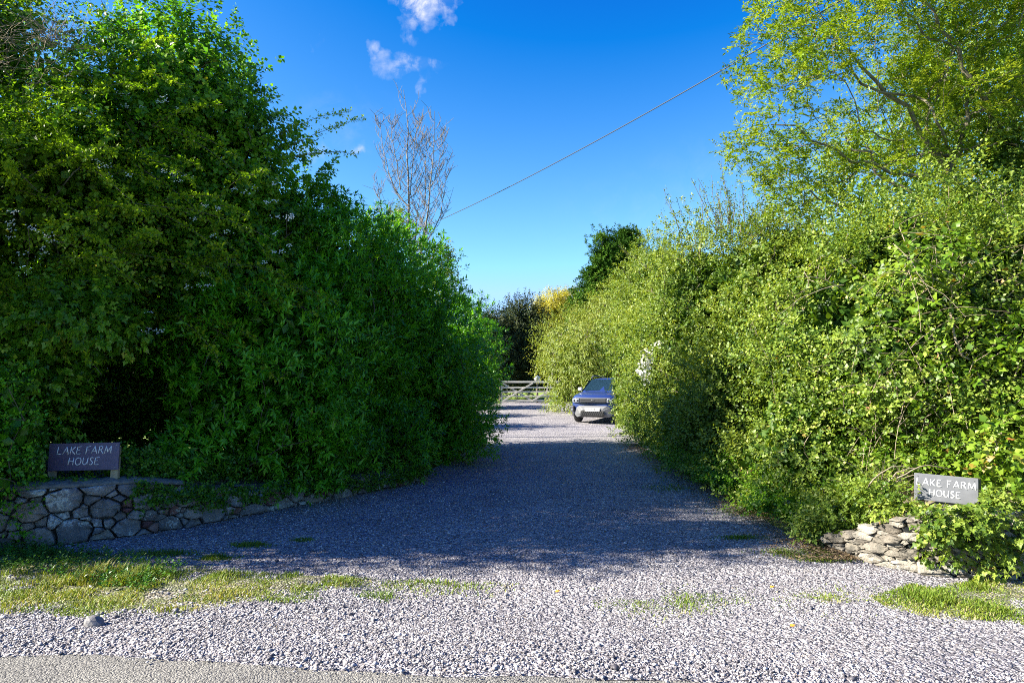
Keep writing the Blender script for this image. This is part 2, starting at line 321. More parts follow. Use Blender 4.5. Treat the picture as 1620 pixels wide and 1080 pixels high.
def sprigs(LV, g, B, D, ln, k, leaf, aspect, var, tpl, spread=0.9, whorl=0.0, up=0.7, outw=None, droop=0.0, jit=0.6):
    """k leaves along each shoot that starts at B and runs along D"""
    n = len(B); D = unit(D)
    a = unit(np.cross(D, np.array([.13, .21, .97]) + np.zeros_like(D)) + 1e-6); b = np.cross(D, a)
    j = np.tile(np.arange(k), n); i = np.repeat(np.arange(n), k)
    t = (j + .6) / k
    if whorl: t = t ** (1 - whorl * .75)
    ph = j * 2.4 + np.repeat(g.random(n) * 6.28, k) + g.normal(0, .3, n * k)
    side = np.cos(ph)[:, None] * a[i] + np.sin(ph)[:, None] * b[i]
    P = B[i] + D[i] * (ln[i] * t)[:, None] + side * (ln[i] * .05)[:, None]
    ld = side * spread + D[i] * (.35 + .6 * t)[:, None] + g.normal(0, .22, (n * k, 3)); ld[:, 2] -= droop
    nn = np.array([0, 0, up]) + g.normal(0, jit * .5, (n * k, 3))
    if outw is not None: nn = nn + outw[i] * .55
    sz = leaf * (.62 + .6 * g.random(n * k)) * (1.08 - .4 * np.abs(t - .5))
    vv = var[i] * .66 + g.random(n * k) * .36
    LV.add(P, ld, nn, sz, sz * aspect, vv, tpl)

CAMP = np.array([0, 0, EYE])
def blob(px, py, D, rx, ry, rd=None):
    c = at(px, py, D); k = D / FPX; return (np.array(c), np.array([rx * k, (rx * k if rd is None else rd), ry * k]))
def clumps(g, blobs, dens, seed, rough=.28, freq=.9, inner=.3, zmin=.12, back=.45):
    """points spread over the noisy skin of a union of ellipsoids: centre, outward direction, is it inner"""
    Ps, Os, Is = [], [], []
    for bi, (c, r) in enumerate(blobs):
        area = 4 * math.pi * ((r[0] * r[1]) ** 1.6 / 3 + (r[0] * r[2]) ** 1.6 / 3 + (r[1] * r[2]) ** 1.6 / 3) ** (1 / 1.6)
        n = int(area * dens)
        u = unit(g.normal(0, 1, (n, 3))); nz = vnoise(c + u * r, freq, seed) * .65 + vnoise(c + u * r, freq * 2.7, seed + 5) * .35
        f = 1 + rough * (nz - .5) * 2
        inn = g.random(n) < inner
        f = np.where(inn, f * (.45 + .45 * g.random(n)), f * (1 - np.abs(g.normal(0, .06, n))))
        P = c + u * r * f[:, None]; O = unit(u / r)
        keep = P[:, 2] > zmin
        for bj, (c2, r2) in enumerate(blobs):
            if bj != bi: keep &= ~((np.linalg.norm((P - c2) / r2, axis=1) < (.74 if bj > bi else .82)) & (g.random(n) < .9))
        away = ((O * unit(CAMP - P)).sum(1) < -.15); keep &= ~(away & (g.random(n) > back))
        Ps.append(P[keep]); Os.append(O[keep]); Is.append(inn[keep])
    return np.concatenate(Ps), np.concatenate(Os), np.concatenate(Is)
def crown(LV, g, blobs, dens, seed, cr, spc, k, leaf, aspect, tpl=T_KITE, ln=.22, flat=.6, lift=.35, rough=.28, freq=.9, inner=.3, whorl=0, spread=.9,
          droop=0, fill=True, back=.45, zmin=.12, gap=0.0, up=.7, jit=.6):
    P, O, I = clumps(g, blobs, dens, seed, rough, freq, inner, zmin, back)
    if gap: 
        keep = vnoise(P, 1.3, seed + 9) > gap; P, O, I = P[keep], O[keep], I[keep]
    n = len(P); cv = g.random(n)
    i = np.repeat(np.arange(n), spc)
    u = unit(g.normal(0, 1, (n * spc, 3))) * (g.random(n * spc) ** .5)[:, None]
    ax = cr * (.6 + .8 * g.random(n))
    off = u * ax[i][:, None]; off[:, 2] *= flat
    off += O[i] * (off * O[i]).sum(1, keepdims=True) * .35
    B = P[i] + off
    D = O[i] * .55 + unit(off) * .6 + np.array([0, 0, lift]) + g.normal(0, .25, B.shape)
    sprigs(LV, g, B, D, ln * (.6 + .8 * g.random(len(B))), k, leaf, aspect, cv[i], tpl, spread, whorl, up, O[i], droop, jit)
    if fill:   # larger filler leaves inside: added to block light, darkened to deepen hollows
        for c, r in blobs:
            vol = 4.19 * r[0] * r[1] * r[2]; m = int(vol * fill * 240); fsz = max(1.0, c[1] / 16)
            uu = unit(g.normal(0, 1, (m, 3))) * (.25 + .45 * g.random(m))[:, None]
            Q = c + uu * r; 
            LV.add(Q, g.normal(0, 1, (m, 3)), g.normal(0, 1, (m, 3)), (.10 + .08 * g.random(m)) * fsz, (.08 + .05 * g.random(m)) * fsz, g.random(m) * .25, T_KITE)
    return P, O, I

# tubes ------------------------------------------------------------
class Tubes:
    def __init__(s): s.V = []; s.F = []; s.n = 0
    def tube(s, pts, rad, sides=5):
        pts = np.asarray(pts, float); rad = np.asarray(rad, float); m = len(pts)
        T = np.gradient(pts, axis=0); T = unit(T)
        ref = np.array([.3, .2, .93]) if abs(T[:, 2].mean()) < .8 else np.array([1., .1, 0])
        A = unit(np.cross(T, ref)); B = np.cross(T, A)
        an = np.arange(sides) / sides * 2 * math.pi
        ring = pts[:, None, :] + rad[:, None, None] * (np.cos(an)[None, :, None] * A[:, None, :] + np.sin(an)[None, :, None] * B[:, None, :])
        s.V.append(ring.reshape(-1, 3))
        q = np.arange(sides); q2 = (q + 1) % sides
        for k in range(m - 1):
            a = s.n + k * sides; s.F.append(np.stack([a + q, a + q2, a + sides + q2, a + sides + q], 1))
        s.n += m * sides
    def build(s, name, m, parent=None): return mesh_np(name, np.concatenate(s.V), np.concatenate(s.F), m, parent, None, True)
def grow(TB, g, root_pts, targets, r_tip=.006, pw=2.4, bend=.18, path_w=.45, sides=5, rmax=.4):
    """joins every target to the nearest branch already grown; radii add up towards the root"""
    nodes = [np.array(p, float) for p in root_pts]; par = [-1] + list(range(len(root_pts) - 1)); plen = [0.0]
    for k in range(1, len(nodes)): plen.append(plen[-1] + np.linalg.norm(nodes[k] - nodes[k - 1]))
    tg = np.asarray(targets); order = np.argsort(np.min([np.linalg.norm(tg - n_, axis=1) for n_ in nodes], axis=0))
    arr = np.zeros((len(nodes) + len(tg) * 4, 3)); arr[:len(nodes)] = nodes; pl = np.zeros(len(arr)); pl[:len(nodes)] = plen; cnt = len(nodes)
    par = par + [0] * (len(arr) - cnt); ends = []
    for t in order:
        p = tg[t]; d = np.linalg.norm(arr[:cnt] - p, axis=1); j = int(np.argmin(d + pl[:cnt] * path_w)); a = arr[j].copy(); L_ = d[j]
        if L_ < 1e-3: continue
        side = g.normal(0, 1, 3); side[2] -= .6; prev = j; m = 3 if L_ > .25 else 1
        for q in range(1, m + 1):
            f = q / m; w = a + (p - a) * f + side * bend * L_ * math.sin(math.pi * f) * .45
            arr[cnt] = w; par[cnt] = prev; pl[cnt] = pl[prev] + L_ / m; prev = cnt; cnt += 1
        ends.append(prev)
    rad = np.zeros(cnt)
    child = [[] for _ in range(cnt)]
    for k in range(1, cnt): child[par[k]].append(k)
    for k in range(cnt - 1, -1, -1):
        rad[k] = r_tip if not child[k] else sum(rad[c] ** pw for c in child[k]) ** (1 / pw)
    rad = np.minimum(rad, rmax)
    done = set()
    stack = [0]
    while stack:                     # one tube per chain, following the thickest child
        s0 = stack.pop(); chain = [s0] if par[s0] < 0 else [par[s0], s0]
        k = s0
        while child[k]:
            cs = sorted(child[k], key=lambda c: -rad[c]); stack.extend(cs[1:]); k = cs[0]; chain.append(k)
        rr = rad[chain].copy()
        if par[s0] >= 0: rr[0] = min(rr[0], rad[s0] * 1.1)
        if len(chain) > 1: TB.tube(arr[chain], rr, sides if rr.max() > .02 else 3)
    return arr[:cnt]
def pick(g, P, n): return P[g.permutation(len(P))[:n]]

# ---------------------------------------------------------------- ground, road, driveway
def road_y(x): return 3.925 - 0.10 * x + 0.03 * np.sin(x * 2.3) + 0.02 * np.sin(x * 7.1 + 1)
def strip(name, ys, xl, xr, nx, zf, m, kind='structure'):
    V = []; F = []
    for j, y in enumerate(ys):
        for i in range(nx + 1):
            x = xl(y) + (xr(y) - xl(y)) * i / nx; V.append((x, y, 0))
    V = np.array(V, float); V[:, 2] = zf(V)
    for j in range(len(ys) - 1):
        for i in range(nx):
            a = j * (nx + 1) + i; F.append((a, a + 1, a + nx + 2, a + nx + 1))
    o = mesh_np(name, V, F, m, smooth=True); tag(o, kind=kind); return o
gy = np.concatenate([np.linspace(-60, 3.2, 12), np.linspace(4, 22, 19), np.linspace(24, 60, 14), np.array([90, 160, 400, 1500])])
strip('ground', gy, lambda y: -900, lambda y: 900, 60, lambda V: gz(V[:, 1]) - .05, M['field'])

# road: its far edge runs slightly askew
xs = np.linspace(-14, 14, 225); V = []; F = []
for x in xs:
    for f in (0, .15, .5, 1.0): V.append((x, -4 + (road_y(x) + 4) * f if f < 1 else road_y(x), -.012 if f == 1.0 else -.01))
for i in range(len(xs) - 1):
    for k in range(3): a = i * 4 + k; F.append((a, a + 4, a + 5, a + 1))
road = mesh_np('road', V, F, M['asphalt']); tag(road, kind='structure')

def lerp_tab(tab, y): return float(np.interp(y, [t[0] for t in tab], [t[1] for t in tab]))
LEFT = [(3, -14), (6.3, -14), (6.5, -5.6), (7.1, -4.2), (8.1, -3.5), (10.4, -1.9), (13, -1.4), (17.7, -.9), (19, -3), (24, -4), (38, -3.2), (42, -2.5)]
RIGHT = [(3, 12), (5.7, 12), (5.8, 3.7), (6.6, 3.05), (7.5, 2.95), (14, 3.0), (20, 3.7), (23, 5.8), (29, 6), (34, 3.6), (42, 3.2)]
gx = np.random.default_rng(3)
ys = np.concatenate([np.linspace(3.3, 10, 90), np.linspace(10.2, 42, 110)])
def drive_z(V):
    return gz(V[:, 1]) + .012 * (vnoise(V, 1.6, 3) - .5) + .02 * np.exp(-((V[:, 1] - road_y(V[:, 0]) - .35) / .35) ** 2) - .022 * np.exp(-((V[:, 1] - road_y(V[:, 0])) / .10) ** 2)
V = []; F = []; nx = 120
for y in ys:
    xl, xr = lerp_tab(LEFT, y), lerp_tab(RIGHT, y)
    for i in range(nx + 1):
        x = xl + (xr - xl) * i / nx; yy = y if y > 5.2 else road_y(x) - .03 + (5.2 - road_y(x) + .03) * (y - 3.3) / (5.2 - 3.3)
        jit = 0
        V.append((x + jit, yy, 0))
V = np.array(V); V[:, 2] = drive_z(V)
F = [(j * (nx + 1) + i, j * (nx + 1) + i + 1, (j + 1) * (nx + 1) + i + 1, (j + 1) * (nx + 1) + i) for j in range(len(ys) - 1) for i in range(nx)]
drive = mesh_np('gravel_driveway', V, F, M['gravel'], smooth=True); tag(drive, kind='structure')

# loose slate chips lying on the driveway and spilling over the road edge
def chips(name, seed, n, area, size, flat=.45):
    g = np.random.default_rng(seed); Pts = area(g, n); n = len(Pts)
    base = np.array([(1, 0, 0), (0, 1, 0), (-1, 0, 0), (0, -1, 0), (.1, .1, 1), (-.1, 0, -1)], float)
    FT = np.array([(0, 1, 4), (1, 2, 4), (2, 3, 4), (3, 0, 4), (1, 0, 5), (2, 1, 5), (3, 2, 5), (0, 3, 5)])
    B = base[None] + g.normal(0, .28, (n, 6, 3))
    s = size * np.exp(g.normal(0, .38, n)); B *= np.stack([s, s * (.5 + .5 * g.random(n)), s * (flat * .6 + flat * .8 * g.random(n))], 1)[:, None, :]
    a = g.random(n) * 6.28; tx = np.clip(g.normal(0, .3, n), -.7, .7); c, sn = np.cos(a), np.sin(a)
    X = B[..., 0] * c[:, None] - B[..., 1] * sn[:, None]; Y = B[..., 0] * sn[:, None] + B[..., 1] * c[:, None]; Z = B[..., 2] + X * np.tan(tx)[:, None] * .5
    z0 = drive_z(np.column_stack([Pts, np.zeros(n)])) * (Pts[:, 1] > road_y(Pts[:, 0])) + s * flat * .45
    V = np.stack([X + Pts[:, 0:1], Y + Pts[:, 1:2], Z + z0[:, None]], -1).reshape(-1, 3)
    F = (FT[None] + (np.arange(n) * 6)[:, None, None]).reshape(-1, 3)
    o = mesh_np(name, V, F, M['chips'], var=np.repeat(g.random(n) ** 1.15, 8)); return o
def frustum_area(y0, y1, edge=False, thin=0.0, pw=1.0):
    def f(g, n):
        y = y0 + (y1 - y0) * g.random(n) ** pw; x = (g.random(n) * 1.9 - .95) * y
        if edge: y = road_y(x) - .05 + np.abs(g.normal(0, .38, n))
        P = np.column_stack([x, y]); k = np.ones(n, bool)
        nz = vnoise(np.column_stack([P, np.zeros(n)]), 2.2, 41)
        k &= (nz > thin) | (g.random(n) < .30)
        xl = np.array([lerp_tab(LEFT, q) for q in y]); xr = np.array([lerp_tab(RIGHT, q) for q in y]); k &= (x > xl) & (x < xr) & (y > road_y(x) - .02 - .10 * (g.random(n) ** 6))
        return P[k]
    return f
o = chips('gravel', 11, 125000, frustum_area(3.7, 6.2, thin=.47), .0054, .36); tag(o, kind='stuff')
o2 = chips('gravel', 12, 52000, frustum_area(6.0, 11.0, thin=.2, pw=.8), .0085); tag(o2, kind='stuff')
def left_bank(g, n):
    x = -6 + 7.5 * g.random(n) ** 1.5; w = np.clip(1.15 - (x + 5) * .14, .3, 1.2)
    y = road_y(x) + .02 + g.random(n) * w; return np.column_stack([x, y])
o3 = chips('gravel', 13, 14500, left_bank, .0078, .40); tag(o3, kind='stuff')
def verge_chips(g, n):
    x = -5 + 5 * g.random(n); y = 4.75 + 1.2 * g.random(n) ** 1.6; return np.column_stack([x, y])
o3 = chips('gravel', 15, 5000, verge_chips, .0085, .6); tag(o3, kind='stuff')
o3 = chips('gravel', 14, 1500, lambda g, n: (lambda x: np.column_stack([x, road_y(x) - .03 + np.abs(g.normal(0, .14, n))]))(-5 + 9 * g.random(n)),   .0095, .5); tag(o3, kind='stuff')

# one larger rock, a pale stone and a few fallen leaves on the gravel
def rock(name, label, cat, loc, s, seed, m, lift=.4):
    g = np.random.default_rng(seed); bm = bmesh.new(); bmesh.ops.create_icosphere(bm, subdivisions=2, radius=1)
    for v in bm.verts:
        p = np.array(v.co)[None]; f = .75 + .55 * vnoise(p, 1.3, seed)[0]; v.co *= f; v.co.x *= s[0]; v.co.y *= s[1]; v.co.z *= s[2]
    o = bm_obj(name, bm, m); o.location = (loc[0], loc[1], s[2] * lift); o.rotation_euler = (.2, .1, seed); return tag(o, label, cat)
M['rock'] = noisy_mat('grey_rock', [(.3, (.10, .095, .095)), (.7, (.24, .23, .225))], 22, .85, .6)
M['rockpale'] = noisy_mat('pale_rock', [(.3, (.45, .43, .40)), (.7, (.62, .60, .56))], 22, .85, .4)
p = at(146, 992, 4.62); rock('rock', 'fist sized grey rock standing up at the edge of the grass verge', 'rock', (p.x, p.y), (.062, .05, .055), 3, M['rock'])
p = at(1262, 1032, 4.1); rock('pebble', 'smooth whitish stone lying alone on the sunlit gravel', 'stone', (p.x, p.y), (.022, .018, .014), 5, M['rockpale'])
M['deadleaf'] = plain('fallen_leaf', (.55, .27, .03), .6)
for px, py, lab in [(1218, 928, 'orange fallen leaf on gravel just past the shadow edge'), (1250, 988, 'orange fallen leaf on sunlit gravel nearest the road'), (878, 935, 'orange fallen leaf lying in the middle of the entrance')]:
    d = EYE * FPX / (py - 600); p = at(px, py, d)
    V, F, k = leaf_geo(np.array([(0, 0, 0.)]), np.array([(1, .3, .25)]), np.array([(0.2, -.2, 1.)]), np.array([.045]), np.array([.03]), T_LONG)
    V = np.concatenate([V, V - (0, 0, .0015)]); F = np.concatenate([F, F[:, ::-1] + 5])
    o = mesh_np('fallen_leaf', V, F, M['deadleaf']); o.location = (p.x, p.y, .03); tag(o, lab, 'leaf')

# ---------------------------------------------------------------- grass
def grass(name, seed, n, area, h, m=None, zf=None, lean=.5, dens_noise=.0, var0=0.0):
    g = np.random.default_rng(seed); P = area(g, n); n = len(P)
    if dens_noise:
        k = vnoise(np.column_stack([P, np.zeros(n)]), 3.0, seed) > dens_noise * (0.6 + .8 * g.random(n)); P = P[k]; n = len(P)
    z = zf(P) if zf else drive_z(np.column_stack([P, np.zeros(n)])) - .004
    tuft = vnoise(np.column_stack([P, np.zeros(n)]), 5.5, seed + 1)
    hh = h * (.35 + .9 * g.random(n)) * (.35 + 1.3 * tuft ** 1.5); a = g.random(n) * 6.28; w = .0022 + .0022 * g.random(n)
    d = np.stack([np.cos(a), np.sin(a)], 1); ln = lean * (.2 + g.random(n)) * hh; sx = np.stack([-d[:, 1], d[:, 0]], 1)
    V = np.zeros((n, 5, 3)); V[:, 0, :2] = P - sx * w[:, None]; V[:, 1, :2] = P + sx * w[:, None]; V[:, 0:2, 2] = z[:, None]
    mid = P + d * (ln * .35)[:, None]; V[:, 2, :2] = mid + sx * (w * .8)[:, None]; V[:, 3, :2] = mid - sx * (w * .8)[:, None]; V[:, 2:4, 2] = (z + hh * .6)[:, None]
    V[:, 4, :2] = P + d * ln[:, None]; V[:, 4, 2] = z + hh * .95
    T = np.array([(0, 1, 2), (0, 2, 3), (3, 2, 4)]); F = (T[None] + (np.arange(n) * 5)[:, None, None]).reshape(-1, 3)
    dry = vnoise(np.column_stack([P, np.zeros(n)]), 1.7, seed + 2)
    vv = np.clip(var0 + .15 + .35 * g.random(n) + .55 * (dry - .35) + (g.random(n) < .10) * .4, 0, 1)
    return tag(mesh_np(name, V.reshape(-1, 3), F, m or M['grass'], var=np.repeat(vv, 3)), kind='stuff')
def verge_w(x): return np.interp(x, [-9, -4.4, -3.5, -2.6, -1.6, -.7, .1], [1, 1, .95, .7, .38, .14, 0])
def verge_lo(x): return np.interp(x, [-9, -4.6, -3.5, -2.5, -1.5, -.5], [4.75, 4.72, 4.72, 4.95, 5.1, 5.35]) + .12 * np.sin(x * 3.1) + .06 * np.sin(x * 9)
def verge_hi(x): return np.interp(x, [-9, -5.2, -4.0, -3.2, -2.3, -1.0, 0], [7.2, 6.9, 6.6, 6.2, 5.95, 5.7, 5.55])
def left_verge(g, n):
    x = -7 + 7.1 * g.random(n); y = verge_lo(x) + (verge_hi(x) - verge_lo(x)) * g.random(n)
    edge = np.minimum((y - verge_lo(x)) / .35, 1); k = g.random(n) < verge_w(x) * np.clip(edge, .15, 1) ** .8
    return np.column_stack([x, y])[k]
# low hummocky turf the grass grows from
xs = np.linspace(-8, -.9, 90); V = []; F = []
for x in xs:
    for f in np.linspace(0, 1, 22):
        y = verge_lo(x) + .12 + (verge_hi(x) - verge_lo(x) - .12) * f; e = math.sin(math.pi * min(1, max(0, f))) ** .5 * min(1, (-.9 - x) / .9)
        V.append((x, y, -.010 + .017 * e))
V = np.array(V); V[:, 2] += .03 * (vnoise(V, 4.5, 8) - .5)
F = [(i * 22 + k, (i + 1) * 22 + k, (i + 1) * 22 + k + 1, i * 22 + k + 1) for i in range(89) for k in range(21)]
turf = mesh_np('verge', V, F, M['verge'], smooth=True); tag(turf, kind='structure')
def vz(P): return .000 + .03 * (vnoise(np.column_stack([P, np.zeros(len(P))]), 4.5, 8) - .5)
grass('grass', 21, 90000, left_verge, .034, zf=vz, lean=1.3, dens_noise=.31, var0=.16)
grass('grass', 24, 9000, lambda g, n: np.column_stack([-4.7 + 1.9 * g.random(n), 5.5 + .35 * g.random(n)]), .085, zf=vz, lean=.9, dens_noise=.4, var0=.3)
grass('grass', 27, 14000, lambda g, n: (lambda x: np.column_stack([x, verge_lo(x) - .05 + .5 * g.random(n)]))(-4.5 + 3.6 * g.random(n)), .022, lean=1.0, dens_noise=.50)
# right verge
def rv_lo(x): return np.interp(x, [2.6, 3.1, 4.0, 9], [5.0, 4.75, 4.45, 4.2]) + .05 * np.sin(x * 8)
def rv_hi(x): return np.interp(x, [2.6, 3.2, 4.0, 9], [5.2, 5.55, 5.7, 5.9])
xs = np.linspace(2.75, 9, 60); V = []
for x in xs:
    for f in np.linspace(0, 1, 16):
        y = rv_lo(x) + (rv_hi(x) - rv_lo(x)) * f; e = math.sin(math.pi * f) ** .5 * min(1, (x - 2.75) / .6); V.append((x, y, -.010 + .020 * e))
V = np.array(V); V[:, 2] += .03 * (vnoise(V, 4.5, 8) - .5)
F = [(i * 16 + k, (i + 1) * 16 + k, (i + 1) * 16 + k + 1, i * 16 + k + 1) for i in range(59) for k in range(15)]
t2 = mesh_np('verge', V, F, M['verge'], smooth=True); tag(t2, kind='structure')
def rv(g, n):
    x = 2.7 + 4.2 * g.random(n) ** 1.4; y = rv_lo(x) + (rv_hi(x) - rv_lo(x)) * g.random(n); k = g.random(n) < np.clip((x - 2.6) / .7, .2, 1); return np.column_stack([x, y])[k]
grass('grass', 22, 36000, rv, .042, zf=vz, lean=1.1, dens_noise=.36, var0=.25)
# thin moss and grass in the gravel, and small tufts along the hedge foot
grass('grass', 23, 6000, lambda g, n: np.column_stack([.6 + 2.6 * g.random(n), 5.15 + .16 * g.normal(0, 1, n)]), .018, lean=1.2, dens_noise=.50, var0=.25)
def spots(lst):
    def f(g, n):
        k = g.integers(0, len(lst), n); c = np.array(lst)[k]; return c[:, :2] + g.normal(0, 1, (n, 2)) * c[:, 2:4]
    return f
tuft = []
for px, py, r1, r2 in [(1175, 846, .13, .06), (1275, 868, .22, .07), (1320, 872, .2, .06), (1260, 872, .1, .08), (1305, 880, .12, .05), (340, 878, .1, .05), (400, 858, .1, .05), (480, 850, .05, .04), (260, 872, .2, .06), (1060, 770, .2, .2), (1180, 808, .15, .15)]:
    d = EYE * FPX / (py - 600); p = at(px, py, d); tuft.append((p.x, p.y, r1, r2))
grass('grass', 25, 9000, spots(tuft), .035, lean=.9)
g = np.random.default_rng(77)   # small leafy weeds beside the wall foot on the left
LV = Leaves()
for _ in range(900):
    x = -5.9 + 3.1 * g.random(); y = verge_hi(x) - .25 - .75 * g.random() + .2; 
    B = np.array([[x, y, .02]]); sprigs(LV, g, B, np.array([[0, 0, 1.]]), np.array([.04 + .05 * g.random()]), 6, .035, .5, g.random(1), T_KITE, 1.3, up=1.2)
o = LV.build('ground_cover', M['weed'], None); tag(o, kind='stuff')
# leaf litter and bare soil at the foot of the right hedge
def litter(g, n):
    y = 6.2 + 11 * g.random(n) ** 1.3; x = 3.1 - np.abs(g.normal(0, .28, n)); return np.column_stack([x, y])
g = np.random.default_rng(78); P2 = litter(g, 9000); LV = Leaves()
LV.add(np.column_stack([P2, .034 + .01 * g.random(len(P2))]), np.column_stack([g.normal(0, 1, (len(P2), 2)), .1 * g.random(len(P2))]), np.array([0, 0, 1.]) + g.normal(0, .3, (len(P2), 3)), .02 + .02 * g.random(len(P2)), .012 + .01 * g.random(len(P2)), g.random(len(P2)), T_KITE)
M['litter'] = leaf_mat('leaf_litter', [(0, (.08, .05, .03)), (.6, (.17, .12, .07)), (1, (.30, .22, .12))], .1, .8, .2)
o = LV.build('leaf_litter', M['litter'], None); tag(o, kind='stuff')

# ---------------------------------------------------------------- stone walls
def clip(poly, nx_, ny_, c):
    outp = []
    for i in range(len(poly)):
        a, b = poly[i], poly[(i + 1) % len(poly)]; da, db = a[0] * nx_ + a[1] * ny_ - c, b[0] * nx_ + b[1] * ny_ - c
        if da <= 0: outp.append(a)
        if da * db < 0: t = da / (da - db); outp.append((a[0] + (b[0] - a[0]) * t, a[1] + (b[1] - a[1]) * t))
    return outp
def rubble(path, su, sv, seed, gap, bulge, parent, m, thick, wobble=.35, sharp=False):
    """one mesh of separate stones on the face of a wall. path: (x, y, height) points; su, sv: stone size"""
    g = random.Random(seed); pts = [Vector((p[0], p[1])) for p in path]; H = [p[2] for p in path]
    U = [0.0]
    for i in range(1, len(pts)): U.append(U[-1] + (pts[i] - pts[i - 1]).length)
    def pos(u, v, w):
        u = max(0, min(U[-1], u)); i = max(k for k in range(len(U) - 1) if U[k] <= u + 1e-9); f = (u - U[i]) / (U[i + 1] - U[i]); q = pts[i].lerp(pts[i + 1], f)
        t = (pts[i + 1] - pts[i]).normalized(); n = Vector((t.y, -t.x)); return (q.x + n.x * w, q.y + n.y * w, v)
    hm = max(H); seeds = []; asp = su / sv
    for big in (1.35, .95, .62, .40, .26):
        for _ in range(int(1200)):
            r = sv * .55 * big * (.85 + .3 * g.random()); q = (U[-1] * g.random() * 1.04 - .02 * U[-1], hm * g.random())
            if all(math.hypot((q[0] - t[0]) / asp, q[1] - t[1]) > (r + t[2]) * .93 for t in seeds if abs(q[0] - t[0]) < su * 2.5): seeds.append((q[0], q[1], r))
    V = []; F = []; var = []
    for (cx, cv, cr_) in seeds:
        if not (0 <= cx <= U[-1]): continue
        hh = np.interp(cx, U, H)
        if cv > hh + sv * .1: continue
        poly = [(cx - su * 1.3, 0.0), (cx + su * 1.3, 0.0), (cx + su * 1.3, hh), (cx - su * 1.3, hh)]
        near = sorted(seeds, key=lambda s: (s[0] - cx) ** 2 + ((s[1] - cv) * asp) ** 2)[1:22]
        for (qx, qv, qr) in near:
            nx_, ny_ = (qx - cx), (qv - cv) * asp * asp; c = nx_ * (qx + cx) / 2 + ny_ * (qv + cv) / 2 - (qr ** 2 - cr_ ** 2) * asp * asp / 2; poly = clip(poly, nx_, ny_, c)
            if len(poly) < 3: break
        if len(poly) < 3: continue
        mx = sum(p[0] for p in poly) / len(poly); my = sum(p[1] for p in poly) / len(poly)
        sz = min(max(p[0] for p in poly) - min(p[0] for p in poly), max(p[1] for p in poly) - min(p[1] for p in poly))
        if sz < .022: continue
        k = 1 - gap / sz * (.6 + 1.3 * g.random()); poly = [(mx + (p[0] - mx) * k, my + (p[1] - my) * k) for p in poly]
        q = []
        for i in range(len(poly)):       # cut the corners and roughen the outline
            a, b = poly[i], poly[(i + 1) % len(poly)]
            for f in ((.03, .5, .97) if sharp else (.07, .5, .93)):
                j = sz * .045; q.append((a[0] + (b[0] - a[0]) * f + g.uniform(-j, j), a[1] + (b[1] - a[1]) * f + g.uniform(-j, j)))
        d = bulge * (.35 + 1.2 * g.random()); tu, tv = g.uniform(-.3, .3), g.uniform(-.3, .3); base = len(V); n = len(q)
        for (s, w) in (((1.0, -.07), (1.0, d * .8), (.975, d * .95), (.80, d)) if sharp else ((1.0, -.07), (1.0, d * .6), (.965, d * .88), (.80, d))):
            for (pu, pv) in q:
                uu, vv = mx + (pu - mx) * s, my + (pv - my) * s; ww = w + ((uu - mx) * tu + (vv - my) * tv if w > 0 else 0) + (g.uniform(-.16, .16) * d if w > 0 else 0)
                V.append(pos(uu, max(vv, -.02), ww))
        V.append(pos(mx, my, d * 1.02)); cv_ = g.random()
        for r in range(3):
            for i in range(n): a = base + r * n + i; b = base + r * n + (i + 1) % n; F.append((a, b, b + n)); F.append((a, b + n, a + n)); var += [cv_, cv_]
        for i in range(n): F.append((base + 3 * n + i, base + 3 * n + (i + 1) % n, base + 4 * n)); var.append(cv_)
    st = mesh_np('stones', V, F, m, parent, var)
    # core behind the stones
    bv = []; bf = []; S = 60
    for i in range(S + 1):
        u = U[-1] * i / S; hh = float(np.interp(u, U, H)) - .012
        for (w, z) in ((-.03, -.05), (-.03, hh), (-thick, hh), (-thick, -.05)): bv.append(pos(u, z, w))
    for i in range(S):
        for k in range(4): a = i * 4 + k; b = i * 4 + (k + 1) % 4; bf.append((a, b, b + 4, a + 4))
    bf += [(0, 1, 2, 3), (S * 4 + 3, S * 4 + 2, S * 4 + 1, S * 4)]
    mesh_np('core', bv, bf, M['mortar'], parent)
    return pos, U, H
LW = [(-5.6, 6.45, .58), (-5.0, 6.72, .56), (-4.45, 6.95, .56), (-3.95, 7.3, .55), (-3.5, 7.95, .42), (-3.0, 8.75, .33), (-2.45, 9.6, .28), (-1.85, 10.5, .24), (-1.45, 11.3, .18)]
wl = empty('stone_wall', 'low mortared grey rubble stone wall under the left hedge', 'stone wall', (-4, 7.3, 0))
pos, U, H = rubble(LW, .19, .14, 5, .012, .07, wl, M['rubble'], .34, .5)
cv = []; cf = []; Smax = 46; gc = random.Random(8)      # sloping cement coping along the left third of the wall
for i in range(Smax + 1):
    u = i / Smax * 2.35; hh = float(np.interp(u, U, H)); o_ = .035 + gc.uniform(-.012, .012)
    for (w, z) in ((o_, hh - .004), (o_ - .012, hh + .032 + gc.uniform(-.006, .006)), (-.15, hh + .055 + gc.uniform(-.008, .008)), (-.33, hh + .05), (-.33, hh - .004)): cv.append(pos(u, z, w))
for i in range(Smax):
    for k in range(5): a = i * 5 + k; b = i * 5 + (k + 1) % 5; cf.append((a, b, b + 5, a + 5))
mesh_np('coping', cv, cf, M['coping'], wl)
RW = [(3.06, 6.75, .16), (3.14, 6.42, .24), (3.34, 6.05, .42), (3.62, 5.80, .55), (4.0, 5.74, .55), (4.6, 5.78, .55), (5.6, 5.85, .52), (7.0, 5.9, .5)]
wr = empty('stone_wall', 'pale sunlit drystone wall half covered by ivy below the right sign', 'stone wall', (3.6, 5.9, 0))
rubble(RW, .135, .050, 9, .005, .05, wr, M['drystone'], .34, .62, True)
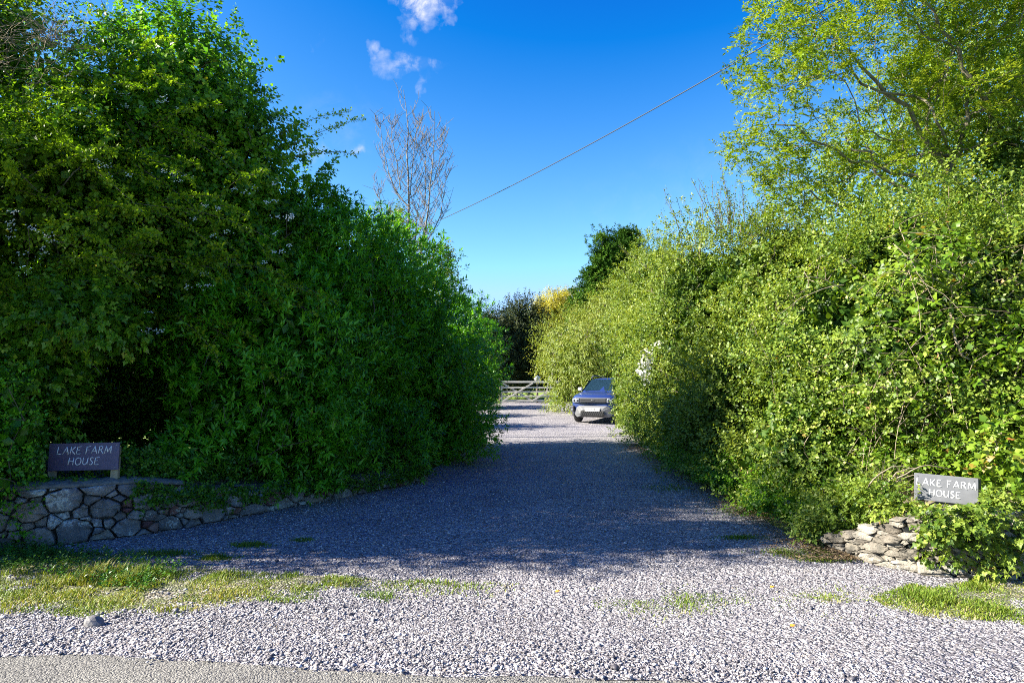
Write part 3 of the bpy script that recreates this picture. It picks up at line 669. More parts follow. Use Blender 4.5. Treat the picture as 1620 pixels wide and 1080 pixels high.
# earth banks held by the walls
def bank(name, pts, depth, side):
    V = []; F = []; n = len(pts)
    for (x, y, h) in pts:
        for k, f in enumerate((.2, .6, 1.4, depth)):
            V.append((x + side[0] * f, y + side[1] * f, h - .06 + (.12 * min(1, f))))
    for i in range(n - 1):
        for k in range(3): a = i * 4 + k; F.append((a, a + 4, a + 5, a + 1))
    return tag(mesh_np(name, V, F, M['soil'], smooth=True), kind='structure')
bank('soil', LW, 4.0, (-.55, .83)); bank('soil', RW, 4.0, (.6, .8))

# ---------------------------------------------------------------- lettered slates
GL = {  # strokes on a 1-high cap grid: (width, [(polyline, weight)])
 'L': (.62, [([(.10, 1.02), (.07, .5), (.03, .02)], 1.0), ([(.0, .03), (.3, .0), (.62, .05)], .7)]),
 'A': (.78, [([(.0, .0), (.22, .5), (.44, 1.05)], .7), ([(.42, 1.02), (.6, .5), (.80, -.02)], 1.1), ([(.16, .36), (.64, .34)], .6)]),
 'K': (.66, [([(.08, 1.0), (.06, .5), (.03, .0)], 1.0), ([(.62, 1.0), (.3, .62), (.09, .48)], .7), ([(.16, .52), (.4, .26), (.74, -.04)], 1.0)]),
 'E': (.60, [([(.08, .98), (.06, .5), (.03, .02)], 1.0), ([(.08, .97), (.35, .98), (.6, 1.02)], .65), ([(.06, .55), (.46, .55)], .6), ([(.03, .02), (.3, .0), (.62, .05)], .7)]),
 'F': (.55, [([(.08, .98), (.06, .5), (.03, -.03)], 1.0), ([(.0, .97), (.3, .97), (.6, 1.03)], .7), ([(.06, .54), (.44, .55)], .6)]),
 'R': (.66, [([(.08, 1.0), (.06, .5), (.03, .0)], 1.0), ([(.0, .96), (.3, 1.02), (.5, .92), (.52, .74), (.4, .58), (.1, .5)], .75), ([(.26, .54), (.45, .28), (.72, -.05)], 1.0)]),
 'M': (.92, [([(.0, .0), (.07, .5), (.14, 1.0)], .7), ([(.14, 1.0), (.3, .55), (.45, .15)], 1.0), ([(.45, .15), (.62, .6), (.80, 1.02)], .65), ([(.80, 1.02), (.85, .5), (.90, .0)], 1.0)]),
 'H': (.74, [([(.08, 1.0), (.05, .5), (.03, .0)], 1.0), ([(.68, 1.02), (.67, .5), (.65, .0)], 1.0), ([(-.04, .48), (.3, .52), (.76, .55)], .65)]),
 'O': (.82, [([(.42, 1.0), (.2, .94), (.06, .74), (.02, .46), (.1, .18), (.3, .02), (.5, .02), (.7, .16), (.8, .45), (.76, .74), (.62, .94), (.42, 1.0)], .85)]),
 'U': (.72, [([(.05, 1.0), (.03, .6), (.05, .25), (.2, .04), (.4, .04), (.58, .25), (.66, .6)], .9), ([(.68, 1.02), (.66, .5), (.68, .0)], .95)]),
 'S': (.52, [([(.50, .92), (.36, 1.0), (.16, .96), (.08, .80), (.16, .62), (.36, .48), (.48, .30), (.42, .1), (.24, .0), (.02, .06)], .95)]),
 'P': (.58, [([(.08, 1.0), (.06, 0)], 1.0), ([(.06, .98), (.4, .98), (.5, .78), (.4, .56), (.07, .5)], 1.0)]),
 '1': (.28, [([(.14, 1.0), (.14, 0)], 1.0)]),
 '8': (.56, [([(.28, 1.0), (.08, .9), (.08, .64), (.28, .53), (.48, .64), (.48, .9), (.28, 1.0)], 1.0), ([(.28, .53), (.04, .4), (.04, .12), (.28, .0), (.52, .12), (.52, .4), (.28, .53)], 1.0)]),
 'N': (.64, [([(.04, 0), (.04, 1.0)], 1.0), ([(.04, 1.0), (.60, 0)], 1.0), ([(.60, 0), (.60, 1.0)], 1.0)]),
 'C': (.6, [([(.58, .84), (.44, 1.0), (.2, 1.0), (.04, .78), (.04, .22), (.2, 0), (.44, 0), (.58, .16)], 1.0)]),
}
def lettering(name, lines, m, parent, to_local, stroke, slant=0.0, gap=.2, space=.5):
    """lines: (text, centre x, base z, cap height); to_local maps board (x, z, out) to the parent's space"""
    V = []; F = []
    for text, cx, bz, h in lines:
        w = sum((space if c == ' ' else GL[c][0] + gap) for c in text) - gap; x = cx / h - w / 2
        for ci, c in enumerate(text):
            if c == ' ': x += space; continue
            for si, (pl, wt) in enumerate(GL[c][1]):
                pts = [Vector((x + p[0] + slant * p[1], p[1])) * h for p in pl]; pts = [Vector((p.x, p.y + bz)) for p in pts]; n = len(pts); b = len(V)
                for i, p in enumerate(pts):
                    t = (pts[min(i + 1, n - 1)] - pts[max(i - 1, 0)]).normalized(); nn = Vector((-t.y, t.x)); ww = stroke * wt * (1.0 if 0 < i < n - 1 else .8) / 2
                    for s, o_ in ((1, 0), (-1, 0), (1, .0016), (-1, .0016)):
                        q = p + nn * ww * s; V.append(to_local(q.x, q.y, o_ + .0004 * (si + 1) * (o_ > 0)))
                for i in range(n - 1):
                    a = b + i * 4; F += [(a + 2, a + 3, a + 7, a + 6), (a, a + 2, a + 6, a + 4), (a + 3, a + 1, a + 5, a + 7)]
                F += [(b, b + 1, b + 3, b + 2), (b + 4 * n - 4, b + 4 * n - 2, b + 4 * n - 1, b + 4 * n - 3)]
            x += GL[c][0] + gap
    return mesh_np(name, V, F, m, parent, local=False)
M['slate_purple'] = noisy_mat('purple_slate', [(.3, (.10, .075, .125)), (.7, (.125, .095, .155))], 9, .5, .15)
M['slate_grey'] = noisy_mat('grey_slate', [(.3, (.085, .09, .10)), (.7, (.12, .125, .137))], 9, .5, .15)
M['letter'] = plain('white_letter_paint', (.88, .87, .84), .5)
M['post_wood'] = noisy_mat('weathered_post', [(.3, (.20, .16, .09)), (.7, (.40, .33, .20))], 22, .9, .5, stretch=(1, 1, .12))
M['block_wood'] = noisy_mat('olive_wood_block', [(.3, (.05, .045, .015)), (.7, (.12, .10, .03))], 22, .9, .5, stretch=(1, 1, .12))
M['screw'] = plain('screw_head', (.25, .24, .23), .35, 1.0)
def sign(label, c, w, h, rz, lean, roll, mslate, cap, lines, stroke, slant, posts, mpost, t=.018):
    e = empty('house_sign', label, 'sign', c, rz); e.rotation_euler = (lean, roll, rz)
    bm = bmesh.new(); bx(bm, (0, 0, 0), (w, t, h), bevel=.003); bm_obj('slate_board', bm, mslate, e)
    lettering('lettering', lines, M['letter'], e, lambda x, z, o_: (x, -t / 2 - .0006 - o_, z), stroke, slant)
    for sx in (-1, 1):
        for sz in (-1, 1):
            bm = bmesh.new(); bmesh.ops.create_cone(bm, cap_ends=True, segments=10, radius1=.006, radius2=.005, depth=.003,
                matrix=Matrix.Translation((sx * (w / 2 - .028), -t / 2 - .0015, sz * (h / 2 - .026))) @ Matrix.Rotation(R(90), 4, 'X'))
            bm_obj('screw', bm, M['screw'], e)
    for (x, z0, z1, pw, pd) in posts:
        bm = bmesh.new(); bx(bm, (x, t / 2 + pd / 2 + .001, (z0 + z1) / 2), (pw, pd, z1 - z0), bevel=.004); bm_obj('post', bm, mpost, e)
    return e
c = at(133, 722, 7.25)
sign('purple slate sign with a stub post at each end, behind the left wall', c, .725, .285, R(2), R(-6), R(-1.0), M['slate_purple'], .075,
     [('LAKE FARM', 0, .030, .075), ('HOUSE', .0, -.085, .075)], .0085, .12, [(-.335, -.36, .10, .07, .05), (.315, -.36, .10, .075, .05)], M['post_wood'])
c = at(1496, 773, 6.12)
sign('sunlit grey slate sign on a wooden block above the ivy covered wall', c, .485, .235, R(-40), R(-4), R(1.0), M['slate_grey'], .06,
     [('LAKE FARM', .0, .015, .060), ('HOUSE', -.005, -.072, .056)], .0070, .0, [(.215, -.30, .115, .07, .12), (-.2, -.30, .08, .06, .06)], M['block_wood'])
# ---------------------------------------------------------------- car
def car():
    blue = plain('dark_blue_car_paint', (.012, .03, .13), .4, .05, .4); dark = plain('black_cladding', (.025, .027, .032), .6)
    glass = plain('car_glass', (.02, .05, .07), .06, 0, 0, .8); silver = plain('silver_trim', (.11, .113, .12), .5, .2); white = plain('number_plate_white', (.82, .82, .80), .4)
    rub = plain('tyre_rubber', (.02, .02, .021), .85); rimm = plain('alloy_rim', (.10, .10, .11), .35, .8); lens = plain('headlamp_glass', (.30, .33, .37), .12, .3, .5)
    blk = plain('plate_black', (.01, .01, .01), .5); whitecap = plain('mirror_cap_silver', (.55, .56, .58), .3, .3); inter = plain('seat_dark', (.03, .03, .035), .8)
    yaw = R(-24); D = 24.6; p = at(938, 640, D); z = ground_z(0, D)
    fwd = Vector((math.sin(yaw), -math.cos(yaw), 0))              # where the nose points
    c = Vector((p.x, D, 0)) - fwd * 2.15
    e = empty('parked_car', 'dark blue off road style car parked at the end of the drive', 'car', (c.x, c.y, z + .03), yaw)
    # body: half sections from nose to tail  (y, width, bottom, sill, waist, shoulder, top, crown)
    st = [(-2.16, .62, .34, .40, .62, .78, .86, .00), (-2.10, .80, .26, .36, .64, .84, .93, .015), (-1.95, .875, .24, .36, .66, .88, .985, .03), (-1.6, .90, .24, .36, .68, .93, 1.03, .045),
          (-1.0, .90, .25, .38, .70, .98, 1.10, .04), (-.4, .895, .25, .38, .70, 1.0, 1.13, .01), (.6, .895, .25, .38, .70, 1.01, 1.14, .01), (1.5, .90, .26, .38, .70, 1.02, 1.15, .01), (2.0, .87, .30, .42, .70, 1.0, 1.12, .01), (2.17, .78, .40, .50, .70, .95, 1.05, .0)]
    V = []; F = []
    for (y, w, b, s, m_, sh, t, cr) in st:
        half = [(0, b), (w * .8, b), (w * .96, s), (w, m_), (w * .985, sh), (w * .90, t - .01), (w * .55, t + cr * .7), (0, t + cr)]
        ring = half + [(-a, q) for a, q in half[-2:0:-1]]
        yy = [y + .10 * (abs(a) / w) ** 3 * (y < -1.9) - .06 * (abs(a) / w) ** 3 * (y > 1.9) for a, _ in ring]
        V += [(a, yv, q) for (a, q), yv in zip(ring, yy)]
    k = 14
    for i in range(len(st) - 1):
        for j in range(k): a = i * k + j; b = i * k + (j + 1) % k; F.append((a, b, b + k, a + k))
    me_v = np.array(V); bm = bmesh.new(); vs = [bm.verts.new(v) for v in V]
    for f in F: bm.faces.new([vs[q] for q in f])
    bm.faces.new(vs[:k][::-1]); bm.faces.new(vs[-k:])
    bmesh.ops.recalc_face_normals(bm, faces=bm.faces)
    for sx in (-1, 1):      # cut the wheel arches by pushing them in with dark wells below
        for wy in (-1.33, 1.34): pass
    body = bm_obj('body', bm, blue, e, True)
    # greenhouse
    gh = [(-1.02, .80, 1.10, .0), (-.30, .70, 1.585, .62), (.2, .71, 1.625, .63), (1.3, .70, 1.61, .62), (1.75, .68, 1.56, .60), (2.06, .76, 1.13, .0)]
    bm = bmesh.new(); rows = []
    for (y, w, t, tw) in gh:
        if tw == 0: pts = [(-w, y + .06, t - .03), (-w * .6, y, t), (0, y - .02, t), (w * .6, y, t), (w, y + .06, t - .03)]
        else: pts = [(-tw, y + .03, t - .03), (-tw * .6, y, t), (0, y, t + .015), (tw * .6, y, t), (tw, y + .03, t - .03)]
        rows.append([bm.verts.new(q) for q in pts])
    for a, b in zip(rows, rows[1:]):
        for i in range(4): bm.faces.new((a[i], a[i + 1], b[i + 1], b[i]))
    for sx, idx in ((-1, 0), (1, 4)):
        base = [bm.verts.new((sx * .845, y, 1.10)) for y in (-.96, -.30, .2, 1.3, 1.75, 2.0)]; top = [r[idx] for r in rows]
        for i in range(5): bm.faces.new((base[i], base[i + 1], top[i + 1], top[i]))
    bmesh.ops.recalc_face_normals(bm, faces=bm.faces); bm_obj('cabin', bm, blue, e, False)
    def quad(name, pts, m, off=(0, 0, 0)):
        bm = bmesh.new(); vs = [bm.verts.new(Vector(q) + Vector(off)) for q in pts]; bm.faces.new(vs)
        r = bmesh.ops.solidify(bm, geom=bm.faces[:], thickness=.006); return bm_obj(name, bm, m, e)
    quad('windscreen', [(-.73, -.935, 1.135), (.73, -.935, 1.135), (.585, -.34, 1.545), (-.585, -.34, 1.545)], glass, (0, -.016, .022))
    for sx in (-1, 1):
        for (y0, y1) in ((-.72, .28), (.36, 1.22), (1.30, 1.72)):
            f = lambda y: max(0, min(1, (y + .96) / .66)); zt0 = 1.12 + .40 * f(y0 + .12); 
            quad('side_window', [(sx * .848, y0, 1.13), (sx * .848, y1, 1.13), (sx * .675, y1 - .02, 1.53), (sx * (.675 if y0 > -.5 else .70), y0 + (.40 if y0 < -.5 else .02), 1.53)], glass, (sx * .022, 0, 0))
    # nose: hood edge strip, grille, headlamps, skid plate, lower grille, number plate
    bm = bmesh.new(); bx(bm, (0, -2.135, .805), (.98, .07, .15), bevel=.015)
    gr = bm_obj('upper_grille', bm, dark, e)
    bm = bmesh.new()
    for zz in (.775, .835): bx(bm, (0, -2.176, zz), (.92, .012, .018), bevel=.003)
    bx(bm, (0, -2.178, .805), (.10, .018, .075), bevel=.01); bm_obj('grille_bar', bm, rimm, gr)
    bm = bmesh.new(); bx(bm, (0, -2.13, .895), (1.30, .05, .022), bevel=.006); bm_obj('bonnet_edge_trim', bm, silver, e)
    for sx in (-1, 1):
        bm = bmesh.new(); bx(bm, (sx * .645, -2.07, .81), (.30, .13, .15), Euler((0, 0, sx * .30)), .03); hl = bm_obj('headlight', bm, lens, e, True)
        bm = bmesh.new()
        for q in (-.07, .07): bmesh.ops.create_uvsphere(bm, u_segments=12, v_segments=8, radius=.045, matrix=Matrix.Translation((sx * (.645) + q, -2.125 + sx * q * .30 , .81))); bm_obj('lamp', bm, dark, hl, True); bm = bmesh.new()
        bm.free()
    bm = bmesh.new()
    prof = [(-.70, .30), (-.62, .56), (-.52, .62), (.52, .62), (.62, .56), (.70, .30), (.60, .215), (-.60, .215)]
    vs = [bm.verts.new((a, -2.20 + .10 * (abs(a) / .7) ** 3, b)) for a, b in prof]; vb = [bm.verts.new((a, -2.0, b)) for a, b in prof]; n = len(prof)
    mid = [bm.verts.new((a * .66, -2.215, .36 + (b - .36) * .5)) for a, b in prof]
    for i in range(n):
        j = (i + 1) % n; bm.faces.new((vs[i], vs[j], vb[j], vb[i])); bm.faces.new((mid[i], mid[j], vs[j], vs[i]))
    bm.faces.new(mid); bmesh.ops.recalc_face_normals(bm, faces=bm.faces); bm_obj('skid_plate', bm, silver, e)
    bm = bmesh.new(); bx(bm, (0, -2.222, .35), (.88, .03, .19), bevel=.03); lg = bm_obj('lower_grille', bm, blk, e)
    bm = bmesh.new()
    for q in range(-5, 6): bx(bm, (q * .075, -2.242, .35), (.012, .008, .18), Euler((0, .5, 0)))
    bm_obj('mesh_bars', bm, dark, lg)
    bm = bmesh.new(); bx(bm, (0, -2.246, .50), (.54, .012, .125), bevel=.004); pl = bm_obj('number_plate', bm, white, e)
    lettering('plate_letters', [('EP18 NCC', 0, .463, .078)], blk, pl, lambda x, z_, o_: (x, -2.2525 - o_, z_), .013, 0, .17, .3)
    for sx in (-1, 1):
        bm = bmesh.new(); bx(bm, (sx * .80, -2.02, .50), (.16, .12, .22), Euler((0, 0, sx * .45)), .02); fg = bm_obj('fog_lamp_housing', bm, dark, e)
        bm = bmesh.new(); bmesh.ops.create_uvsphere(bm, u_segments=10, v_segments=6, radius=.04, matrix=Matrix.Translation((sx * .80, -2.075, .47))); bm_obj('fog_lamp', bm, lens, fg, True)
        bm = bmesh.new(); bx(bm, (sx * .885, 0, .34), (.05, 2.2, .14), bevel=.02); bm_obj('side_sill', bm, dark, e)
        bm = bmesh.new(); bx(bm, (sx * .98, -.62, 1.20), (.17, .10, .13), Euler((0, 0, sx * .15)), .03); mi = bm_obj('door_mirror', bm, whitecap, e, True)
        bm = bmesh.new(); bx(bm, (sx * .875, -.60, 1.14), (.10, .05, .05), bevel=.01); bm_obj('mirror_arm', bm, dark, mi)
        T = Tubes(); T.tube([(sx * .62, -.28, 1.60), (sx * .63, -.15, 1.69), (sx * .63, .5, 1.71), (sx * .63, 1.4, 1.69), (sx * .62, 1.6, 1.60)], [.022, .024, .024, .024, .022], 8)
        T.V = [v for v in T.V]; r = T.build('roof_rail', silver); r.parent = e
        for dy in (.32, ):
            for yy in (-.05, .82):
                bm = bmesh.new(); bx(bm, (sx * .902, yy + .30, 1.0), (.02, .17, .025), bevel=.006); bm_obj('door_handle', bm, blue, e)
        for wy in (-1.33, 1.34):
            bm = bmesh.new()      # arch cladding: an arc band round the wheel
            a0 = [R(q) for q in range(-15, 196, 15)]
            ri, ro = .37, .445; rr = []
            for a in a0: rr.append([bm.verts.new((sx * x_, wy + math.cos(a) * r_, .34 + math.sin(a) * r_)) for r_, x_ in ((ri, .80), (ri, .925), (ro, .915), (ro, .80))])
            for a, b in zip(rr, rr[1:]):
                for i in range(4): bm.faces.new((a[i], a[(i + 1) % 4], b[(i + 1) % 4], b[i]))
            bmesh.ops.recalc_face_normals(bm, faces=bm.faces); bm_obj('wheel_arch', bm, dark, e, True)
            bm = bmesh.new(); prof = [(.00, .21), (.0, .30), (.02, .335), (.06, .345), (.16, .345), (.20, .335), (.22, .30), (.22, .21)]; rings = []
            for i in range(28):
                a = i / 28 * 6.283; rings.append([bm.verts.new((sx * (.70 + q), wy + math.cos(a) * r_, .335 + math.sin(a) * r_)) for q, r_ in prof])
            for i in range(28):
                a, b = rings[i], rings[(i + 1) % 28]
                for j in range(len(prof) - 1): bm.faces.new((a[j], a[j + 1], b[j + 1], b[j]))
            bmesh.ops.recalc_face_normals(bm, faces=bm.faces); wh = bm_obj('wheel', bm, rub, e, True)
            bm = bmesh.new()
            bmesh.ops.create_cone(bm, cap_ends=True, segments=28, radius1=.212, radius2=.212, depth=.10, matrix=Matrix.Translation((sx * .82, wy, .335)) @ Matrix.Rotation(R(90), 4, 'Y'))
            for q in range(5):
                a = q * 6.283 / 5; bx(bm, (sx * .88, wy + math.cos(a) * .11, .335 + math.sin(a) * .11), (.03, .20, .04), Euler((a, 0, 0)), .006)
            bm_obj('rim', bm, rimm, wh)
    return e
car()

# ---------------------------------------------------------------- gate and what stands by it
M['gate_wood'] = noisy_mat('silvery_gate_wood', [(.3, (.36, .33, .28)), (.7, (.66, .62, .54))], 6, .85, .3, stretch=(.3, 1, 2))
GY = 39.0; gp = at(792, 637, GY); gzz = .016 * (GY - 22)
gt = empty('field_gate', 'weathered wooden five bar field gate closed across the drive', 'gate', (gp.x, GY, gzz)); gt.rotation_euler = (0, 0, R(3))
GWd = 3.55; GH = 1.27
bm = bmesh.new(); bx(bm, (.05, 0, .66), (.095, .075, GH), bevel=.006); bm_obj('end_stile', bm, M['gate_wood'], gt)
bm = bmesh.new(); bx(bm, (GWd - .05, 0, .70), (.10, .075, 1.36), bevel=.006); bm_obj('end_stile', bm, M['gate_wood'], gt)
bm = bmesh.new(); bar(bm, (.1, 0, 1.235), (GWd - .1, 0, 1.225), .115, .07); bm_obj('top_rail', bm, M['gate_wood'], gt)
for zz in (.17, .42, .66, .91):
    bm = bmesh.new(); bar(bm, (.1, 0, zz), (GWd - .1, 0, zz), .085, .03); bm_obj('rail', bm, M['gate_wood'], gt)
for a, b, yy in (((.1, -.035, .14), (1.85, -.035, 1.17), 0), ((.12, .035, 1.15), (1.80, .035, .16), 0), ((1.80, -.035, .16), (2.75, -.035, .70), 0)):
    bm = bmesh.new(); bar(bm, a, b, .085, .028); bm_obj('brace', bm, M['gate_wood'], gt)
for i, (px, lab) in enumerate([(789, 'grey wooden gatepost at the left end of the gate'), (890, 'grey wooden gatepost at the right end of the gate')]):
    p = at(px, 637, GY); bm = bmesh.new(); bx(bm, (0, 0, .7), (.17, .17, 1.45), bevel=.012); o = bm_obj('gatepost', bm, M['post_wood'], None); o.location = (p.x, GY + .02 + (.17 if i else 0), gzz - .03)
    tag(o, lab, 'gatepost', 'posts the field gate hangs between')
# round grey stone on a stem behind the gate, and two stakes leaning together
p = at(850, 600, GY + 1.2)
e = empty('stone_finial', 'round grey stone ornament showing above the top rail of the gate', 'ornament', (p.x, GY + 1.2, .27))
bm = bmesh.new(); bmesh.ops.create_cone(bm, segments=14, radius1=.07, radius2=.05, depth=1.25, cap_ends=True, matrix=Matrix.Translation((0, 0, .625))); bm_obj('pillar', bm, M['bark'], e, True)
bm = bmesh.new(); bmesh.ops.create_uvsphere(bm, u_segments=20, v_segments=14, radius=.19, matrix=Matrix.Translation((0, 0, 1.42))); 
for v in bm.verts: v.co += Vector((.02 * math.sin(v.co.z * 30), 0, .015 * math.cos(v.co.x * 25)))
bm_obj('ball', bm, M['rockpale'], e, True)
M['stake'] = noisy_mat('pale_stake', [(.3, (.42, .38, .30)), (.7, (.62, .58, .48))], 12, .8, .2)
for px0, px1, lab in [(862, 869, 'nearer pale wooden stake leaning behind the right part of the gate'), (866, 874, 'taller pale wooden stake leaning behind the right part of the gate')]:
    a = at(px0, 626, GY + .8); b = at(px1, 594 - (4 if px0 > 864 else 0), GY + .8); a.y += (px0 - 862) * .03; b.y += (px0 - 862) * .03
    a.z = .2; bm = bmesh.new(); bar(bm, a, b, .07, .05); o = bm_obj('wooden_stake', bm, M['stake'], None); tag(o, lab, 'stake', 'stakes leaning by the gate')

# overhead cable
a = at(540, 405, 34); b = at(1420, -52, 9.5); T = Tubes(); pts = []
for i in range(49):
    f = i / 48; q = a.lerp(b, f); q.z -= .55 * 4 * f * (1 - f); pts.append(q)
T.tube(pts, [.011] * 49, 6); cb = T.build('overhead_cable', plain('cable_black', (.03, .03, .03), .6)); tag(cb, 'thin dark overhead cable sloping across the sky to the right', 'cable')

# ---------------------------------------------------------------- plants on the left
def finish(e, LV, mleaf, TB, mbark, lname='foliage', tname='branches', LV2=None):
    if LV: LV.build(lname, mleaf, e)
    if TB and TB.V: TB.build(tname, mbark, e)
QL = 1.0    # leaf budget
# 1. tall ivy-clad tree
g = np.random.default_rng(101)
base = at(330, 700, 10.0)
t1 = empty('ivy_clad_tree', 'tall dark ivy covered tree with a rounded top, left of the sky', 'tree', (base.x - .6, 10.3, 0))
LV = Leaves(); TB = Tubes()
bl = [blob(285, 155, 10, 116, 138), blob(368, 255, 10.2, 94, 140), blob(180, 330, 9.8, 170, 220), blob(448, 355, 10.6, 80, 85), blob(330, 400, 10.2, 160, 120)]
P, O, I = crown(LV, g, bl, 18 * QL, 7, .30, 9, 9, .074, .85, T_KITE, ln=.15, flat=.85, lift=.05, rough=.42, freq=1.5, spread=1.0, droop=.35, gap=.20)
r0 = np.array([base.x - .6, 10.3, 0]); grow(TB, g, [r0, r0 + (0.05, .1, .9), r0 + (.15, 0, 1.9), r0 + (.1, .1, 2.9)], pick(g, P, 260), .006)
finish(t1, LV, M['ivy'], TB, M['bark'], 'crown', 'trunk')
# 2. hawthorn at the far left, running out of the frame
g = np.random.default_rng(102)
c0 = at(-20, 700, 8.6)
t2_ = empty('hawthorn', 'big hawthorn with white blossom and arching sprays at the left edge', 'tree', (c0.x, 8.6, 0))
LV = Leaves(); TB = Tubes()
bl = [blob(-60, 60, 9.0, 180, 190), blob(60, 310, 8.6, 190, 170), blob(-140, 360, 8.8, 190, 230), blob(-40, 520, 8.2, 150, 140), blob(-380, 470, 8.6, 200, 150), blob(-420, 640, 8.0, 230, 160)]
bl2 = [(np.array([-6.8, 6.5, 1.6]), np.array([1.0, 1.0, 1.6])), (np.array([-6.9, 6.2, 3.5]), np.array([1.0, 1.0, 1.5])), (np.array([-6.8, 6.0, 5.3]), np.array([1.0, 1.1, 1.4])), (np.array([-9.2, 7.0, 3.4]), np.array([2.0, 1.2, 3.0]))]  # unseen crown masses left of frame, added to cast the entrance shadow
P, O, I = crown(LV, g, bl, 11 * QL, 17, .42, 10, 8, .052, .76, T_KITE, ln=.24, flat=.35, lift=.15, rough=.46, freq=1.0, droop=.1, gap=.26, up=1.1)
P2_, _, _ = crown(LV, g, bl2, 16, 18, .32, 9, 8, .055, .75, T_KITE, ln=.22, rough=.2, gap=.08, fill=1.2, back=.9)
P = np.concatenate([P, pick(g, P2_, 150)])
r0 = np.array([c0.x, 8.9, 0]); PB = pick(g, P, 330); grow(TB, g, [r0, r0 + (.1, 0, .8), r0 + (.05, .1, 1.6), r0 + (.2, 0, 2.6)], PB, .005)
# arching sprays of leaves reaching right over the ivy tree
def sprays(LV, TB, g, starts, leaf, length, k=16, dirv=(1, -.25, .1), aspect=.72, bend=.5, tubes=.006, dirn=.25, mid=5):
    for s in starts:
        s = np.array(s, float); d = unit(np.array(dirv, float) + g.normal(0, dirn, 3)); L_ = length * (.6 + .8 * g.random()); m = 9
        f = np.linspace(0, 1, m)[:, None]; pts = s + d * L_ * f + np.array([0, 0, -bend]) * L_ * (f ** 2) * .6 + g.normal(0, .012 * L_, (m, 3)).cumsum(0) * .6
        TB.tube(pts, np.linspace(tubes, .0018, m), 4)
        tt = g.random(k * 3) * (m - 1.01); i0 = tt.astype(int); B = pts[i0] + (pts[i0 + 1] - pts[i0]) * (tt - i0)[:, None]
        sd = unit(g.normal(0, 1, (len(B), 3)) * (1, 1, .45) + d * .5)
        sprigs(LV, g, B, sd, .13 * (.5 + g.random(len(B))) * (1.2 - tt / m), mid, leaf, aspect, np.full(len(B), .35 + .5 * g.random()), T_KITE, .9, up=1.3)
ST = [at(px, py, D_) for px, py, D_ in [(60, 130, 8.7), (110, 160, 8.6), (90, 90, 8.9), (170, 120, 8.8), (60, 240, 8.1), (120, 260, 8.2), (200, 250, 8.4), (140, 330, 8.0), (230, 330, 8.3), (40, 380, 7.8), (240, 200, 8.7), (190, 400, 8.1), (300, 420, 8.6),
      (330, 330, 8.9), (10, 180, 8.1), (20, 300, 7.8), (90, 420, 7.9), (340, 460, 8.8), (280, 500, 8.6), (400, 440, 9.2), (0, 460, 7.6)]]
sprays(LV, TB, g, [q for q in ST for _ in range(3)], .050, 1.25)
sprays(LV, TB, g, [at(205, 62, 9.2), at(190, 70, 9.2)], .04, 1.0, dirv=(-.45, -.2, .9), bend=.1)
sprays(LV, TB, g, [at(455, 235, 9.9), at(460, 250, 9.9), at(440, 215, 9.9)], .042, 1.0, dirv=(1, -.1, .35), bend=.25, dirn=.08)
finish(t2_, LV, M['hawthorn'], TB, M['bark'], 'crown', 'trunk')
BV = Leaves()
for px, py, D_, sp in [(30, 360, 7.9, .25), (60, 385, 7.8, .3), (205, 160, 8.8, .2), (260, 160, 8.9, .25), (270, 285, 8.6, .2), (330, 365, 8.7, .35), (430, 350, 9.0, .35), (400, 300, 9.2, .3), (235, 520, 8.2, .2), (320, 445, 8.6, .2), (10, 350, 7.8, .25), (440, 400, 9.1, .3), (160, 270, 8.2, .2)]:
    for _ in range(5):
        q = np.array(at(px, py, D_ - .35)) + g.normal(0, sp * .6, 3) * (1, .3, .6); B = q + g.normal(0, .022, (9, 3)) * (1.3, 1, .7); n_ = len(B)
        i = np.repeat(np.arange(n_), 5); a = np.tile(np.arange(5) * 1.257, n_); dd = np.stack([np.cos(a), np.sin(a) * .5 - .3, np.sin(a)], 1)
        BV.add(B[i], dd, np.array([-.2, -.8, .5]) + np.zeros((len(i), 3)), np.full(len(i), .011), np.full(len(i), .010), g.random(len(i)), T_KITE)
BV.build('blossom', M['blossom'], t2_)['kind'] = 'stuff'
# dead twiggy tangle up in it
T = Tubes()
for _ in range(90):
    s = np.array(at(85 + 14 * g.normal(), 62 + 9 * g.normal(), 8.1)); d = unit(g.normal(0, 1, 3) * (1.1, .5, .5) + (0, -.1, .65)); L_ = .25 + .5 * g.random(); f = np.linspace(0, 1, 5)[:, None]
    T.tube(s + d * L_ * f + g.normal(0, .02, (5, 3)).cumsum(0) + np.array([0, 0, -.25]) * L_ * f ** 2, np.linspace(.004, .0015, 5), 3)
for _ in range(70):
    s = np.array(at(30 + 34 * g.normal(), 85 + 26 * g.normal(), 8.0)); d = unit(g.normal(0, 1, 3) * (1, .5, .5)); L_ = .3 + .5 * g.random(); f = np.linspace(0, 1, 5)[:, None]
    T.tube(s + d * L_ * f + g.normal(0, .03, (5, 3)).cumsum(0), np.linspace(.004, .0015, 5), 3)
T.build('dead_twigs', M['deadtwig'], t2_)
# 3. ivy mound hanging out at the left
g = np.random.default_rng(103)
e = empty('ivy_mound', 'rounded clump of glossy ivy bulging from the hedge above the purple sign', 'ivy', at(110, 500, 7.5))
LV = Leaves(); TB = Tubes()
bl = [blob(105, 495, 7.5, 72, 42), blob(165, 520, 7.5, 40, 28), blob(50, 600, 7.5, 70, 90), blob(60, 540, 7.6, 60, 50)]
P, O, I = crown(LV, g, bl, 30, 23, .16, 9, 8, .062, .95, T_IVY, ln=.12, flat=.9, lift=-.1, droop=.7, rough=.2, freq=2, up=.5)
finish(e, LV, M['ivy'], None, None)
